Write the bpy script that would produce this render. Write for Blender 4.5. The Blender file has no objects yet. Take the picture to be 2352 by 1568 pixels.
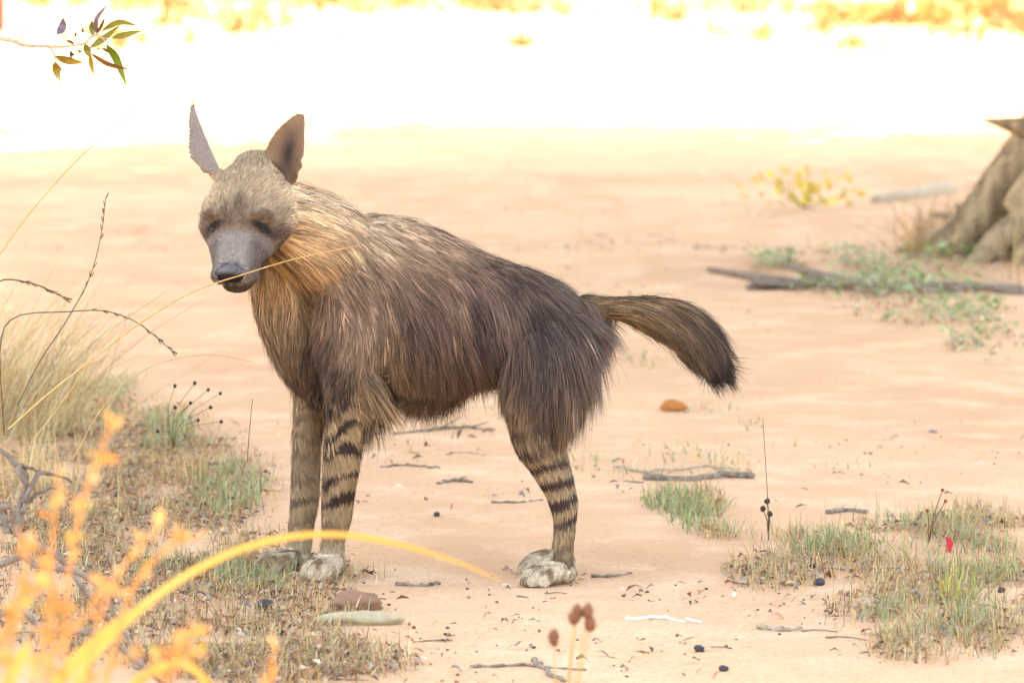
import bpy, bmesh, math, random
import numpy as np
from mathutils import Vector
from mathutils.bvhtree import BVHTree
from mathutils.kdtree import KDTree

# ------------------------------------------------------------------ camera, sky, sun, exposure
SC = bpy.context.scene
COL = SC.collection
CAM_H, CAM_D, LENS = 1.6, 12.0, 196.36
PITCH = math.atan(CAM_H / CAM_D) - math.atan((1340 - 784) * 2.2 / 2352 / 12.0)
cam_d = bpy.data.cameras.new('camera')
cam = bpy.data.objects.new('camera', cam_d)
COL.objects.link(cam)
cam.location = (0, -CAM_D, CAM_H)
cam.rotation_euler = (math.pi / 2 - PITCH, 0, 0)
cam_d.sensor_width = 36
cam_d.lens = LENS
cam_d.clip_start = 0.5
cam_d.clip_end = 3000
cam_d.dof.use_dof = True
cam_d.dof.focus_distance = 12.0
cam_d.dof.aperture_fstop = 6.3
SC.camera = cam

SUN_DIR = Vector((-0.15, 0.40, 0.90)).normalized()       # towards the sun: high, behind and left
world = bpy.data.worlds.new('World')
SC.world = world
world.use_nodes = True
wn = world.node_tree.nodes
sky = wn.new('ShaderNodeTexSky')
sky.sky_type = 'NISHITA'
sky.sun_disc = False
sky.sun_elevation = math.asin(SUN_DIR.z)
sky.sun_rotation = math.atan2(SUN_DIR.x, SUN_DIR.y)
sky.dust_density = 2.5
world.node_tree.links.new(sky.outputs[0], wn['Background'].inputs[0])
wn['Background'].inputs[1].default_value = 0.15
sun_d = bpy.data.lights.new('sun', 'SUN')
sun_d.energy = 3.6
sun_d.angle = math.radians(0.6)
sun_d.color = (1.0, 0.93, 0.82)
sun = bpy.data.objects.new('sun', sun_d)
COL.objects.link(sun)
sun.rotation_euler = (-SUN_DIR).to_track_quat('-Z', 'Y').to_euler()
VS = SC.view_settings
VS.view_transform = 'Standard'
VS.look = 'None'
VS.exposure = 3.25
VS.gamma = 1.0
VS.use_curve_mapping = False
VS.use_white_balance = True
VS.white_balance_temperature = 9000
VS.white_balance_tint = 10
SC.cycles.max_bounces = 8
SC.cycles.diffuse_bounces = 4
SC.cycles.use_denoising = True

R = random.Random(7)
NR = np.random.default_rng(11)

# ------------------------------------------------------------------ helpers
_cp, _sp = math.cos(PITCH), math.sin(PITCH)
def ray(dx, dy):
    u = (dx - 1176) / 1176 * 18 / LENS
    v = (784 - dy) / 1176 * 18 / LENS
    return (u, _cp + v * _sp, -_sp + v * _cp)
def at(dx, dy, Y):
    r = ray(dx, dy)
    t = (Y + CAM_D) / r[1]
    return Vector((r[0] * t, Y, CAM_H + r[2] * t))
def gnd(dx, dy, z=0.0):
    r = ray(dx, dy)
    t = (z - CAM_H) / r[2]
    return Vector((r[0] * t, -CAM_D + r[1] * t, z))
PX = 2.2 / 2352                                            # metres per measured unit at the animal

def srgb(r, g, b, k=1.0):
    def f(c):
        c /= 255.0
        return (c / 12.92 if c <= 0.04045 else ((c + 0.055) / 1.055) ** 2.4)
    return np.array([f(r), f(g), f(b)]) * k

def vnoise(P, seed=0):
    P = np.asarray(P, dtype=np.float64)
    i = np.floor(P).astype(np.int64)
    f = P - i
    f = f * f * (3 - 2 * f)
    def h(a, b, c):
        n = (a * 73856093) ^ (b * 19349663) ^ (c * 83492791) ^ (seed * 2654435761)
        n = (n ^ (n >> 13)) * 1274126177
        n = n & 0x7fffffff
        n = (n ^ (n >> 16)) * 668265263 & 0x7fffffff
        return (n % 100003) / 100003.0
    out = 0
    for a in (0, 1):
        for b in (0, 1):
            for c in (0, 1):
                w = (f[:, 0] if a else 1 - f[:, 0]) * (f[:, 1] if b else 1 - f[:, 1]) * (f[:, 2] if c else 1 - f[:, 2])
                out = out + w * h(i[:, 0] + a, i[:, 1] + b, i[:, 2] + c)
    return out
def sstep(a, b, x):
    t = np.clip((x - a) / (b - a), 0, 1)
    return t * t * (3 - 2 * t)
def nrm(v):
    return v / np.maximum(np.linalg.norm(v, axis=-1, keepdims=True), 1e-9)

def link(name, mesh, parent=None):
    o = bpy.data.objects.new(name, mesh)
    COL.objects.link(o)
    if parent is not None:
        o.parent = parent
    return o
def empty(name, loc=(0, 0, 0)):
    o = bpy.data.objects.new(name, None)
    o.empty_display_size = 0.1
    o.location = loc
    COL.objects.link(o)
    return o
def tag(o, label=None, cat=None, group=None, kind=None):
    if label: o['label'] = label
    if cat: o['category'] = cat
    if group: o['group'] = group
    if kind: o['kind'] = kind
    return o
def adopt(child, parent):                                   # parent an object built in world space
    child.parent = parent
    child.matrix_parent_inverse = parent.matrix_basis.inverted()
    return child

def mesh_np(name, V, F, cols=None, mat=None, smooth=True):
    """V (n,3); F list of arrays (m,k) of faces with k corners"""
    me = bpy.data.meshes.new(name)
    V = np.asarray(V, dtype=np.float32)
    me.vertices.add(len(V))
    me.vertices.foreach_set('co', V.ravel())
    loops = np.concatenate([np.asarray(f).ravel() for f in F]).astype(np.int32)
    tot = np.concatenate([np.full(len(f), np.asarray(f).shape[1], dtype=np.int32) for f in F])
    start = np.concatenate([[0], np.cumsum(tot)[:-1]]).astype(np.int32)
    me.loops.add(len(loops))
    me.loops.foreach_set('vertex_index', loops)
    me.polygons.add(len(tot))
    me.polygons.foreach_set('loop_start', start)
    me.polygons.foreach_set('loop_total', tot)
    me.polygons.foreach_set('use_smooth', np.full(len(tot), smooth))
    me.update(calc_edges=True)
    if cols is not None:
        a = me.attributes.new('tint', 'FLOAT_COLOR', 'POINT')
        c = np.ones((len(V), 4), dtype=np.float32)
        c[:, :3] = cols
        a.data.foreach_set('color', c.ravel())
    if mat: me.materials.append(mat)
    return me

def ribbons(name, pts, wid, wdir, cols, mat, pointed=True):
    """pts (N,K,3), wid (N,K), wdir (N,3) or (N,K,3), cols (N,K,3)"""
    N, K, _ = pts.shape
    if wdir.ndim == 2: wdir = np.repeat(wdir[:, None, :], K, 1)
    off = wdir * wid[..., None] * 0.5
    if pointed:
        A = pts[:, :-1] - off[:, :-1]
        B = pts[:, :-1] + off[:, :-1]
        V = np.concatenate([A, B, pts[:, -1:]], 1)
        C = np.concatenate([cols[:, :-1], cols[:, :-1], cols[:, -1:]], 1)
        k = K - 1
        q = np.array([[j, k + j, k + j + 1, j + 1] for j in range(k - 1)]).reshape(-1, 4)
        t = np.array([[k - 1, 2 * k - 1, 2 * k]])
        n = 2 * k + 1
        base = (np.arange(N) * n)[:, None, None]
        F = []
        if len(q): F.append((base + q[None]).reshape(-1, 4))
        F.append((base + t[None]).reshape(-1, 3))
    else:
        V = np.concatenate([pts - off, pts + off], 1)
        C = np.concatenate([cols, cols], 1)
        q = np.array([[j, K + j, K + j + 1, j + 1] for j in range(K - 1)])
        F = [((np.arange(N) * 2 * K)[:, None, None] + q[None]).reshape(-1, 4)]
    return mesh_np(name, V.reshape(-1, 3), F, C.reshape(-1, 3), mat)

def spline(P, n):
    P = np.asarray(P, dtype=float)
    m = len(P)
    Q = np.vstack([2 * P[0] - P[1], P, 2 * P[-1] - P[-2]])
    ts = np.linspace(0, m - 1, n)
    i = np.minimum(ts.astype(int), m - 2)
    t = (ts - i)[:, None]
    p0, p1, p2, p3 = Q[i], Q[i + 1], Q[i + 2], Q[i + 3]
    return 0.5 * (2 * p1 + (p2 - p0) * t + (2 * p0 - 5 * p1 + 4 * p2 - p3) * t ** 2 + (3 * p1 - p0 - 3 * p2 + p3) * t ** 3)

def tube(C, ra, rb, ref, seg=20, cap=0.6):
    """closed loft: centres C (n,3), half axes ra along ref, rb across; rounded ends -> V, quads, tris"""
    C = np.asarray(C, float); ra = np.asarray(ra, float); rb = np.asarray(rb, float)
    T = nrm(np.gradient(C, axis=0))
    ce, ae, be = [], [], []
    for a in (80, 55, 30):
        s, c = math.sin(math.radians(a)), math.cos(math.radians(a))
        ce.append(C[0] - T[0] * s * cap * min(ra[0], rb[0])); ae.append(ra[0] * c); be.append(rb[0] * c)
    cf, af, bf = [], [], []
    for a in (30, 55, 80):
        s, c = math.sin(math.radians(a)), math.cos(math.radians(a))
        cf.append(C[-1] + T[-1] * s * cap * min(ra[-1], rb[-1])); af.append(ra[-1] * c); bf.append(rb[-1] * c)
    T = np.vstack([np.repeat(T[:1], 3, 0), T, np.repeat(T[-1:], 3, 0)])
    C = np.vstack([ce, C, cf]); ra = np.concatenate([ae, ra, af]); rb = np.concatenate([be, rb, bf])
    ref = np.asarray(ref, float)
    if ref.ndim == 1: ref = np.repeat(ref[None], len(C), 0)
    e1 = nrm(ref - T * np.sum(T * ref, 1, keepdims=True))
    e2 = np.cross(T, e1)
    an = np.linspace(0, 2 * np.pi, seg, endpoint=False)
    V = C[:, None] + e1[:, None] * (ra[:, None] * np.cos(an))[..., None] + e2[:, None] * (rb[:, None] * np.sin(an))[..., None]
    n = len(C)
    V = V.reshape(-1, 3)
    q = []
    for i in range(n - 1):
        for j in range(seg):
            q.append((i * seg + j, i * seg + (j + 1) % seg, (i + 1) * seg + (j + 1) % seg, (i + 1) * seg + j))
    V = np.vstack([V, C[:1], C[-1:]])
    t = [(n * seg, (j + 1) % seg, j) for j in range(seg)] + [(n * seg + 1, (n - 1) * seg + j, (n - 1) * seg + (j + 1) % seg) for j in range(seg)]
    return V, np.array(q), np.array(t)

def join(parts):
    V, Q, T, o = [], [], [], 0
    for v, q, t in parts:
        V.append(v); Q.append(q + o)
        if len(t): T.append(t + o)
        o += len(v)
    F = [np.vstack(Q)]
    if T: F.append(np.vstack(T))
    return np.vstack(V), F

def stick(P, r0, r1, seg=6, n=10, wob=0.0, seed=1):
    C = spline(P, n)
    if wob:
        g = np.random.default_rng(seed)
        C[1:-1] += g.normal(0, wob, (n - 2, 3)) * np.array([1, 1, 0.5])
    r = np.linspace(r0, r1, n)
    d = nrm(C[-1] - C[0])
    ref = np.array([0, 0, 1.0]) if abs(d[2]) < 0.8 else np.array([1.0, 0, 0])
    return tube(C, r, r, ref, seg)

# ------------------------------------------------------------------ materials
def mat_new(name):
    m = bpy.data.materials.new(name)
    m.use_nodes = True
    nt = m.node_tree
    return m, nt, nt.nodes['Principled BSDF']
def mat_tint(name, rough=0.75, spec=0.2, noise=None, trans=0.0, bump=None):
    """colour from the piece's own tint attribute, broken up by noise"""
    m, nt, b = mat_new(name)
    a = nt.nodes.new('ShaderNodeAttribute')
    a.attribute_name = 'tint'
    src = a.outputs['Color']
    if noise:
        n = nt.nodes.new('ShaderNodeTexNoise'); n.inputs['Scale'].default_value = noise[0]; n.inputs['Detail'].default_value = 4
        mr = nt.nodes.new('ShaderNodeMapRange')
        mr.inputs[3].default_value = 1 - noise[1]; mr.inputs[4].default_value = 1 + noise[1]
        tc = nt.nodes.new('ShaderNodeTexCoord')
        nt.links.new(tc.outputs['Object'], n.inputs['Vector'])
        nt.links.new(n.outputs['Fac'], mr.inputs[0])
        mx = nt.nodes.new('ShaderNodeVectorMath'); mx.operation = 'SCALE'
        nt.links.new(src, mx.inputs[0]); nt.links.new(mr.outputs[0], mx.inputs['Scale'])
        src = mx.outputs[0]
        if bump:
            bp = nt.nodes.new('ShaderNodeBump'); bp.inputs['Strength'].default_value = bump[0]; bp.inputs['Distance'].default_value = bump[1]
            nt.links.new(n.outputs['Fac'], bp.inputs['Height']); nt.links.new(bp.outputs[0], b.inputs['Normal'])
    nt.links.new(src, b.inputs['Base Color'])
    b.inputs['Roughness'].default_value = rough
    b.inputs['Specular IOR Level'].default_value = spec
    if trans:
        tr = nt.nodes.new('ShaderNodeBsdfTranslucent')
        nt.links.new(src, tr.inputs['Color'])
        ms = nt.nodes.new('ShaderNodeMixShader'); ms.inputs[0].default_value = trans
        out = nt.nodes['Material Output']
        nt.links.new(b.outputs[0], ms.inputs[1]); nt.links.new(tr.outputs[0], ms.inputs[2])
        nt.links.new(ms.outputs[0], out.inputs['Surface'])
    return m
def mat_wood(name, c0, c1, scale=(30, 30, 6), rough=0.85, bump=0.6, dist=0.004):
    m, nt, b = mat_new(name)
    tc = nt.nodes.new('ShaderNodeTexCoord'); mp = nt.nodes.new('ShaderNodeMapping'); mp.inputs['Scale'].default_value = scale
    n = nt.nodes.new('ShaderNodeTexNoise'); n.inputs['Scale'].default_value = 1; n.inputs['Detail'].default_value = 6; n.inputs['Roughness'].default_value = 0.65
    cr = nt.nodes.new('ShaderNodeValToRGB')
    cr.color_ramp.elements[0].position = 0.3; cr.color_ramp.elements[1].position = 0.7
    cr.color_ramp.elements[0].color = (*c0, 1); cr.color_ramp.elements[1].color = (*c1, 1)
    bp = nt.nodes.new('ShaderNodeBump'); bp.inputs['Strength'].default_value = bump; bp.inputs['Distance'].default_value = dist
    L = nt.links.new
    L(tc.outputs['Object'], mp.inputs[0]); L(mp.outputs[0], n.inputs['Vector']); L(n.outputs['Fac'], cr.inputs[0]); L(cr.outputs[0], b.inputs['Base Color'])
    L(n.outputs['Fac'], bp.inputs['Height']); L(bp.outputs[0], b.inputs['Normal'])
    b.inputs['Roughness'].default_value = rough; b.inputs['Specular IOR Level'].default_value = 0.2
    return m

M_FUR = mat_tint('fur_material', 0.6, 0.25)
M_SKIN = mat_tint('hide_material', 0.6, 0.25, (160, 0.2))
M_GRASS = mat_tint('grass_material', 0.6, 0.25, None, 0.25)
M_LITTER = mat_tint('litter_material', 0.8, 0.15)
M_STONE = mat_tint('stone_material', 0.85, 0.2, (40, 0.35), 0, (0.6, 0.006))
M_LEAF = mat_tint('leaf_material', 0.45, 0.4, (60, 0.2), 0.2)
M_STICK = mat_wood('dead_wood_material', (0.10, 0.07, 0.055), (0.30, 0.23, 0.18), (60, 60, 60))
M_STICK_PALE = mat_wood('bleached_wood_material', (0.25, 0.19, 0.13), (0.5, 0.41, 0.3), (60, 60, 60))
M_BARK = mat_wood('bark_material', (0.09, 0.055, 0.033), (0.56, 0.40, 0.24), (15, 15, 3), 0.9, 1.0, 0.04)
# ------------------------------------------------------------------ ground: one sheet, finest where the picture is
def rut(x, y):
    """soft wheel ruts and worn path, in metres"""
    z = 0.02 * (vnoise(np.stack([x * 0.35, y * 0.35, x * 0], 1), 3) - 0.5)
    z += 0.012 * (vnoise(np.stack([x * 1.7, y * 0.9, x * 0], 1), 4) - 0.5)
    z += 0.006 * (vnoise(np.stack([x * 7, y * 6, x * 0], 1), 5) - 0.5)
    for yc, w, d in ((8.3, 0.5, 0.03), (14.0, 0.5, 0.03), (21.5, 0.8, 0.05)):
        yy = y - yc - 0.15 * np.sin(x * 0.5 + yc)
        z += -d * np.exp(-(yy / w) ** 2) + 0.6 * d * np.exp(-((yy - 1.6 * w) / w) ** 2)
    return z * sstep(-3.4, -1.0, y) * sstep(0.25, 0.9, np.hypot(x + 0.2, (y - 0.1) * 1.6))
def gz(x, y):
    return float(rut(np.array([x], float), np.array([y], float))[0])
def on_gnd(dx, dy):
    p = gnd(dx, dy)
    p.z = gz(p.x, p.y)
    return p
def axis_coords(lo, hi, step, far, grow=1.25):
    a = list(np.arange(lo, hi + 1e-6, step))
    s, v = step, a[-1]
    while v < far:
        s *= grow; v += s; a.append(v)
    s, v = step, a[0]
    pre = []
    while v > -far:
        s *= grow; v -= s; pre.append(v)
    return np.array(pre[::-1] + a)
gxs = axis_coords(-3.2, 3.2, 0.045, 900)
gys = axis_coords(-4.0, 16.0, 0.06, 900, 1.12)
GX, GY = np.meshgrid(gxs, gys)
GZ = rut(GX.ravel(), GY.ravel()).reshape(GX.shape)
nx, ny = len(gxs), len(gys)
ii = (np.arange(ny - 1)[:, None] * nx + np.arange(nx - 1)[None]).ravel()
M_SAND, nt, bs = mat_new('sand_material')
def sand_nodes():
    L = nt.links.new
    N = nt.nodes.new
    tc = N('ShaderNodeTexCoord')
    def noise(scale, detail=4, stretch=None, rough=0.6):
        n = N('ShaderNodeTexNoise'); n.inputs['Scale'].default_value = scale; n.inputs['Detail'].default_value = detail; n.inputs['Roughness'].default_value = rough
        if stretch:
            mp = N('ShaderNodeMapping'); mp.inputs['Scale'].default_value = stretch
            L(tc.outputs['Object'], mp.inputs[0]); L(mp.outputs[0], n.inputs['Vector'])
        else:
            L(tc.outputs['Object'], n.inputs['Vector'])
        return n
    def ramp(src, p0, p1, c0=(0, 0, 0), c1=(1, 1, 1)):
        r = N('ShaderNodeValToRGB')
        r.color_ramp.elements[0].position = p0; r.color_ramp.elements[1].position = p1
        r.color_ramp.elements[0].color = (*c0, 1); r.color_ramp.elements[1].color = (*c1, 1)
        L(src, r.inputs[0]); return r
    def mix(f, a, b):
        m = N('ShaderNodeMix'); m.data_type = 'RGBA'
        if isinstance(f, float): m.inputs[0].default_value = f
        else: L(f, m.inputs[0])
        for s, v in ((m.inputs[6], a), (m.inputs[7], b)):
            if isinstance(v, tuple): s.default_value = (*v, 1)
            else: L(v, s)
        return m.outputs[2]
    big = noise(0.7, 5, (1, 0.6, 1)); mid = noise(4, 6, (1, 0.8, 1)); fine = noise(90, 4); grit = noise(260, 2)
    base = ramp(big.outputs['Fac'], 0.35, 0.65, (0.47, 0.265, 0.150), (0.58, 0.360, 0.215))
    c = mix(ramp(mid.outputs['Fac'], 0.48, 0.68).outputs[0], base.outputs[0], (0.60, 0.390, 0.250))
    c = mix(ramp(fine.outputs['Fac'], 0.52, 0.70).outputs[0], c, (0.40, 0.225, 0.13))
    c = mix(ramp(grit.outputs['Fac'], 0.66, 0.74).outputs[0], c, (0.27, 0.17, 0.12))
    streak = noise(3.0, 5, (.5, 2.2, 1), .7)
    c = mix(ramp(streak.outputs['Fac'], 0.52, 0.72, (0, 0, 0), (.5, .5, .5)).outputs[0], c, (0.47, 0.255, 0.14))
    L(c, bs.inputs['Base Color'])
    ad = N('ShaderNodeMath'); ad.operation = 'MULTIPLY_ADD'; ad.inputs[1].default_value = 0.35
    L(fine.outputs['Fac'], ad.inputs[0]); L(mid.outputs['Fac'], ad.inputs[2])
    bp = N('ShaderNodeBump'); bp.inputs['Strength'].default_value = 0.5; bp.inputs['Distance'].default_value = 0.02
    L(ad.outputs[0], bp.inputs['Height']); L(bp.outputs[0], bs.inputs['Normal'])
    bs.inputs['Roughness'].default_value = 0.95; bs.inputs['Specular IOR Level'].default_value = 0.1
sand_nodes()
g = link('ground', mesh_np('ground', np.stack([GX.ravel(), GY.ravel(), GZ.ravel()], 1), [np.stack([ii, ii + 1, ii + nx + 1, ii + nx], 1)], None, M_SAND))
tag(g, 'pale orange sand of the track, scattered with litter', 'ground', kind='structure')

# ------------------------------------------------------------------ trees that shade the animal
def crown(cx, cy, cz, rx, ry, rz, n, seed, col0, col1, lw=0.13, ll=0.34):
    g = np.random.default_rng(seed)
    nc = n // 60
    d = nrm(g.normal(size=(nc, 3)))
    c = d * (g.random((nc, 1)) ** 0.4) * np.array([rx, ry, rz]) + np.array([cx, cy, cz])
    c[:, 2] += 0.8 * np.sin(c[:, 0] * 0.9) * np.cos(c[:, 1] * 0.8)
    root = np.repeat(c, 60, 0) + g.normal(0, 0.42, (nc * 60, 3)) * np.array([1, 1, 0.6])
    m = len(root)
    dr = nrm(g.normal(size=(m, 3)) + np.array([0, 0, -0.5]))
    t = np.array([0, 0.5, 1])
    pts = root[:, None] + dr[:, None] * (t[None, :, None] * ll * g.uniform(0.7, 1.3, (m, 1, 1)))
    pts[..., 2] -= 0.08 * t ** 2
    wd = nrm(np.cross(dr, g.normal(size=(m, 3))))
    wid = np.repeat(np.array([[lw * 0.5, lw, 0.01]]), m, 0) * g.uniform(0.8, 1.3, (m, 1))
    k = g.random((m, 1, 1))
    cols = np.repeat(col0 * (1 - k) + col1 * k, 3, 1)
    return ribbons('crown', pts, wid, wd, cols, M_LEAF), c

def bark_trunk(base, top, r0, r1, flare, seed, seg=96, n=40, bend=(0, 0, 0), lobes=9, ridge=0.12):
    """trunk with root flare and deep bark ridges that run up it"""
    g = np.random.default_rng(seed)
    t = np.linspace(0, 1, n) ** 1.6
    C = np.array(base)[None] * (1 - t[:, None]) + np.array(top)[None] * t[:, None] + np.array(bend)[None] * (4 * t * (1 - t))[:, None]
    an = np.linspace(0, 2 * np.pi, seg, endpoint=False)
    ph = g.uniform(0, 6.28, 3)
    h = C[:, 2] - C[0, 2]
    V = []
    for i in range(n):
        fl = flare * math.exp(-h[i] / (0.55 * r0 * 2))
        lob = 1 + fl * (0.45 + 0.55 * np.cos(an * 5 + ph[0]) ** 2)
        r = (r0 * (1 - t[i]) + r1 * t[i]) * lob
        k = np.stack([np.cos(an) * lobes / 2, np.sin(an) * lobes / 2, np.full(seg, h[i] * 0.8)], 1)
        r = r * (1 + ridge * (vnoise(k, seed) - 0.5) * 2 + 0.5 * ridge * (vnoise(k * 2.7, seed + 1) - 0.5) * 2)
        V.append(np.stack([C[i, 0] + r * np.cos(an), C[i, 1] + r * np.sin(an), np.full(seg, C[i, 2])], 1))
    V = np.vstack(V)
    q = [(i * seg + j, i * seg + (j + 1) % seg, (i + 1) * seg + (j + 1) % seg, (i + 1) * seg + j) for i in range(n - 1) for j in range(seg)]
    return V, np.array(q), np.zeros((0, 3), int)

LG0, LG1 = np.array([0.05, 0.075, 0.03]), np.array([0.10, 0.13, 0.05])
tr = tag(empty('old_tree', (2.6, 9.6, 0)), 'thick old tree with a flared, root-ridged base beside the fallen log', 'tree')
base = np.array([2.30, 9.55, -0.1])
parts = [bark_trunk(base, base + np.array([0.9, 0.8, 7.6]), 0.42, 0.24, 1.0, 5, bend=(0.25, 0, 0), lobes=14, ridge=0.2),
         stick([base + np.array([-.3, -.12, .60]), base + np.array([-.40, -.15, .62]), base + np.array([-.50, -.18, .64])], .05, .006, 7, 8)]
for k in range(5):
    a = 2.6 + k * .42
    d = np.array([math.cos(a), math.sin(a), 0])
    parts.append(stick([base + d * .3 + np.array([0, 0, .5]), base + d * .52 + np.array([0, 0, .24]), base + d * (.72 + .1 * (k % 2)) + np.array([0, 0, .08])], .10, .03, 8, 10, .012, k))
adopt(link('trunk', mesh_np('trunk', *join(parts), None, M_BARK)), tr)
cm, cc = crown(-0.4, 15.6, 8.4, 5.4, 7.4, 1.3, 42000, 21, LG0, LG1, .22, .42)
adopt(link('crown', cm), tr)
fork = base + np.array([0.9, 0.8, 7.3])
g_ = np.random.default_rng(4)
for k in range(9):
    e = cc[g_.integers(len(cc))]
    m_ = (fork + e) / 2 + np.array([0, 0, 0.5])
    adopt(link('limb', mesh_np('limb', *join([stick([fork, m_, e], 0.16, 0.04, 8, 12)]), None, M_BARK)), tr)

eu = tag(empty('gum_tree', (-5.2, 5.0, 0)), 'narrow-leaved tree whose thin drooping twig hangs over the track', 'tree')
b2 = np.array([-5.2, 5.0, -0.1])
adopt(link('trunk', mesh_np('trunk', *join([bark_trunk(b2, b2 + np.array([0.7, 0.3, 7.6]), 0.3, 0.16, 0.4, 9, ridge=0.05)]), None, M_BARK)), eu)
cm, cc = crown(-1.6, 4.1, 8.2, 5.6, 6.4, 1.3, 40000, 31, LG0, LG1, .22, .42)
adopt(link('crown', cm), eu)
fork = b2 + np.array([0.7, 0.3, 7.3])
for k in range(8):
    e = cc[g_.integers(len(cc))]
    m_ = (fork + e) / 2 + np.array([0, 0, 0.4])
    adopt(link('limb', mesh_np('limb', *join([stick([fork, m_, e], 0.13, 0.03, 8, 12)]), None, M_BARK)), eu)
# ------------------------------------------------------------------ the hyena: one remeshed body, fur as its child
YAX = np.array([0, 1.0, 0])
TUBES = []
def body_tube(name, st, ref=YAX, n=None, cap=0.7):
    """stations (dx, dy, Y, half depth m, half width in measured units)"""
    C = np.array([list(at(a, b, c)) for a, b, c, _, _ in st])
    A = np.array([[s[3], s[4] * PX] for s in st])
    n = n or max(8, 5 * len(st))
    D = spline(np.hstack([C, A]), n)
    TUBES.append(dict(name=name, C=D[:, :3], ra=np.maximum(D[:, 3], 0.004), rb=np.maximum(D[:, 4], 0.004), ref=np.asarray(ref, float), cap=cap))
body_tube('torso', [(640, 668, .165, .055, 62), (690, 668, .165, .09, 128), (760, 672, .165, .115, 168), (850, 680, .155, .125, 192), (950, 702, .145, .135, 190),
                    (1050, 717, .13, .138, 164), (1150, 724, .12, .128, 126), (1230, 737, .11, .12, 108), (1300, 748, .105, .105, 78), (1352, 748, .1, .075, 48)])
body_tube('neck', [(880, 670, .155, .06, 60), (805, 605, .145, .092, 92), (735, 562, .12, .105, 108), (675, 525, .085, .10, 100), (615, 480, .05, .08, 82)])
body_tube('chest', [(640, 600, .10, .07, 62), (660, 700, .13, .085, 66), (695, 800, .155, .085, 62), (738, 872, .165, .06, 44)])
body_tube('foreleg_near', [(835, 640, .06, .03, 84), (812, 740, .05, .05, 84), (802, 830, .055, .05, 66), (797, 900, .065, .045, 48), (791, 980, .075, .040, 41), (784, 1060, .085, .038, 40),
                           (777, 1130, .1, .036, 37), (773, 1185, .11, .033, 34), (766, 1232, .118, .029, 27), (762, 1272, .12, .03, 28)])
body_tube('foreleg_far', [(745, 770, .26, .05, 66), (724, 850, .262, .045, 50), (711, 930, .26, .040, 36), (706, 1000, .255, .037, 33), (702, 1080, .25, .035, 32), (699, 1150, .24, .033, 32),
                          (692, 1205, .235, .030, 29), (688, 1255, .23, .029, 27)])
body_tube('hindleg_near', [(1272, 735, .035, .04, 84), (1254, 830, .005, .062, 92), (1238, 920, 0, .062, 78), (1238, 1000, 0, .054, 62), (1259, 1060, 0, .042, 47), (1281, 1112, 0, .036, 37),
                           (1294, 1156, 0, .032, 32), (1297, 1200, 0, .028, 25), (1295, 1250, 0, .025, 22), (1293, 1305, 0, .027, 23)])
body_tube('hindleg_far', [(1268, 735, .18, .04, 84), (1250, 830, .205, .058, 84), (1234, 915, .21, .056, 68), (1234, 985, .21, .05, 54), (1256, 1042, .21, .038, 40), (1278, 1092, .21, .032, 32),
                          (1291, 1135, .21, .028, 28), (1294, 1178, .21, .024, 22), (1291, 1226, .21, .022, 19), (1288, 1280, .21, .025, 20)])
body_tube('tail', [(1335, 716, .1, .04, 36), (1400, 708, .1, .028, 25), (1470, 716, .1, .03, 31), (1535, 734, .1, .034, 38), (1585, 768, .1, .034, 39), (1622, 806, .1, .024, 28)])
# paws: a pad with four toes each
def paw(name, heel, toe, hw, hh, toes=True):
    H, Tt = np.array(heel, float), np.array(toe, float)
    d = nrm(Tt - H); side = np.cross(d, [0, 0, 1.0])
    C = spline(np.stack([H, (H + Tt) / 2 + [0, 0, 0.004], Tt - d * 0.012]), 8)
    TUBES.append(dict(name=name, C=C, ra=np.linspace(hw * 0.75, hw * 0.95, 8), rb=np.linspace(hh, hh * 0.8, 8), ref=side, cap=0.7))
    for k in (-1.5, -0.5, 0.5, 1.5):
        o = side * k * hw * 0.58
        f = 0.016 if abs(k) < 1 else 0.0
        P = np.stack([Tt - d * 0.045 + o * 0.8 + [0, 0, 0.012], Tt - d * 0.008 + o + d * f + [0, 0, 0.009], Tt + d * (f + 0.016) + o * 1.1 - [0, 0, 0.004]])
        TUBES.append(dict(name=name, C=spline(P, 7), ra=np.linspace(0.0105, 0.0105, 7), rb=np.linspace(0.016, 0.012, 7), ref=side, cap=0.9))
def gp(dx, dy, Y, up):
    p = at(dx, dy, Y); return (p.x, Y, up)
paw('paw_near_hind', gp(1304, 1320, 0.005, .024), gp(1240, 1325, -.045, .019), .033, .022)
paw('paw_far_hind', gp(1300, 1300, 0.215, .024), gp(1236, 1300, .17, .019), .033, .022)
paw('paw_near_fore', gp(768, 1290, .125, .026), gp(738, 1290, .055, .021), .034, .024)
paw('paw_far_fore', gp(696, 1290, .235, .026), gp(628, 1290, .165, .021), .034, .024)

# head: own frame, axis from the back of the skull to the nose
NOSE = np.array(at(531, 646, -0.135))
_yaw, _pit = math.radians(13), math.radians(46)
HF = np.array([-math.sin(_yaw) * math.cos(_pit), -math.cos(_yaw) * math.cos(_pit), -math.sin(_pit)])
HL = nrm(np.cross(HF, [0, 0, 1.0])) * -1                 # picture right = the animal's left
HL = HL if HL[0] > 0 else -HL
HU = np.cross(HL, HF); HU = HU if HU[2] > 0 else -HU
HEAD_LEN = 0.262
HO = NOSE - HF * HEAD_LEN
def hp(s, l, u):
    """head point: s cm from the back of the skull towards the nose, l cm to its left, u cm up"""
    return HO + HF * (s * .01) + HL * (l * .01) + HU * (u * .01)
def head_tube(name, st, cap=0.7):
    S = spline(np.array(st, float), 6 * len(st))
    C = np.array([hp(a, 0, (t - b) / 2) for a, w, t, b in S])
    TUBES.append(dict(name=name, C=C, ra=S[:, 1] * .01, rb=(S[:, 2] + S[:, 3]) * .005, ref=HL, cap=cap))
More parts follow.
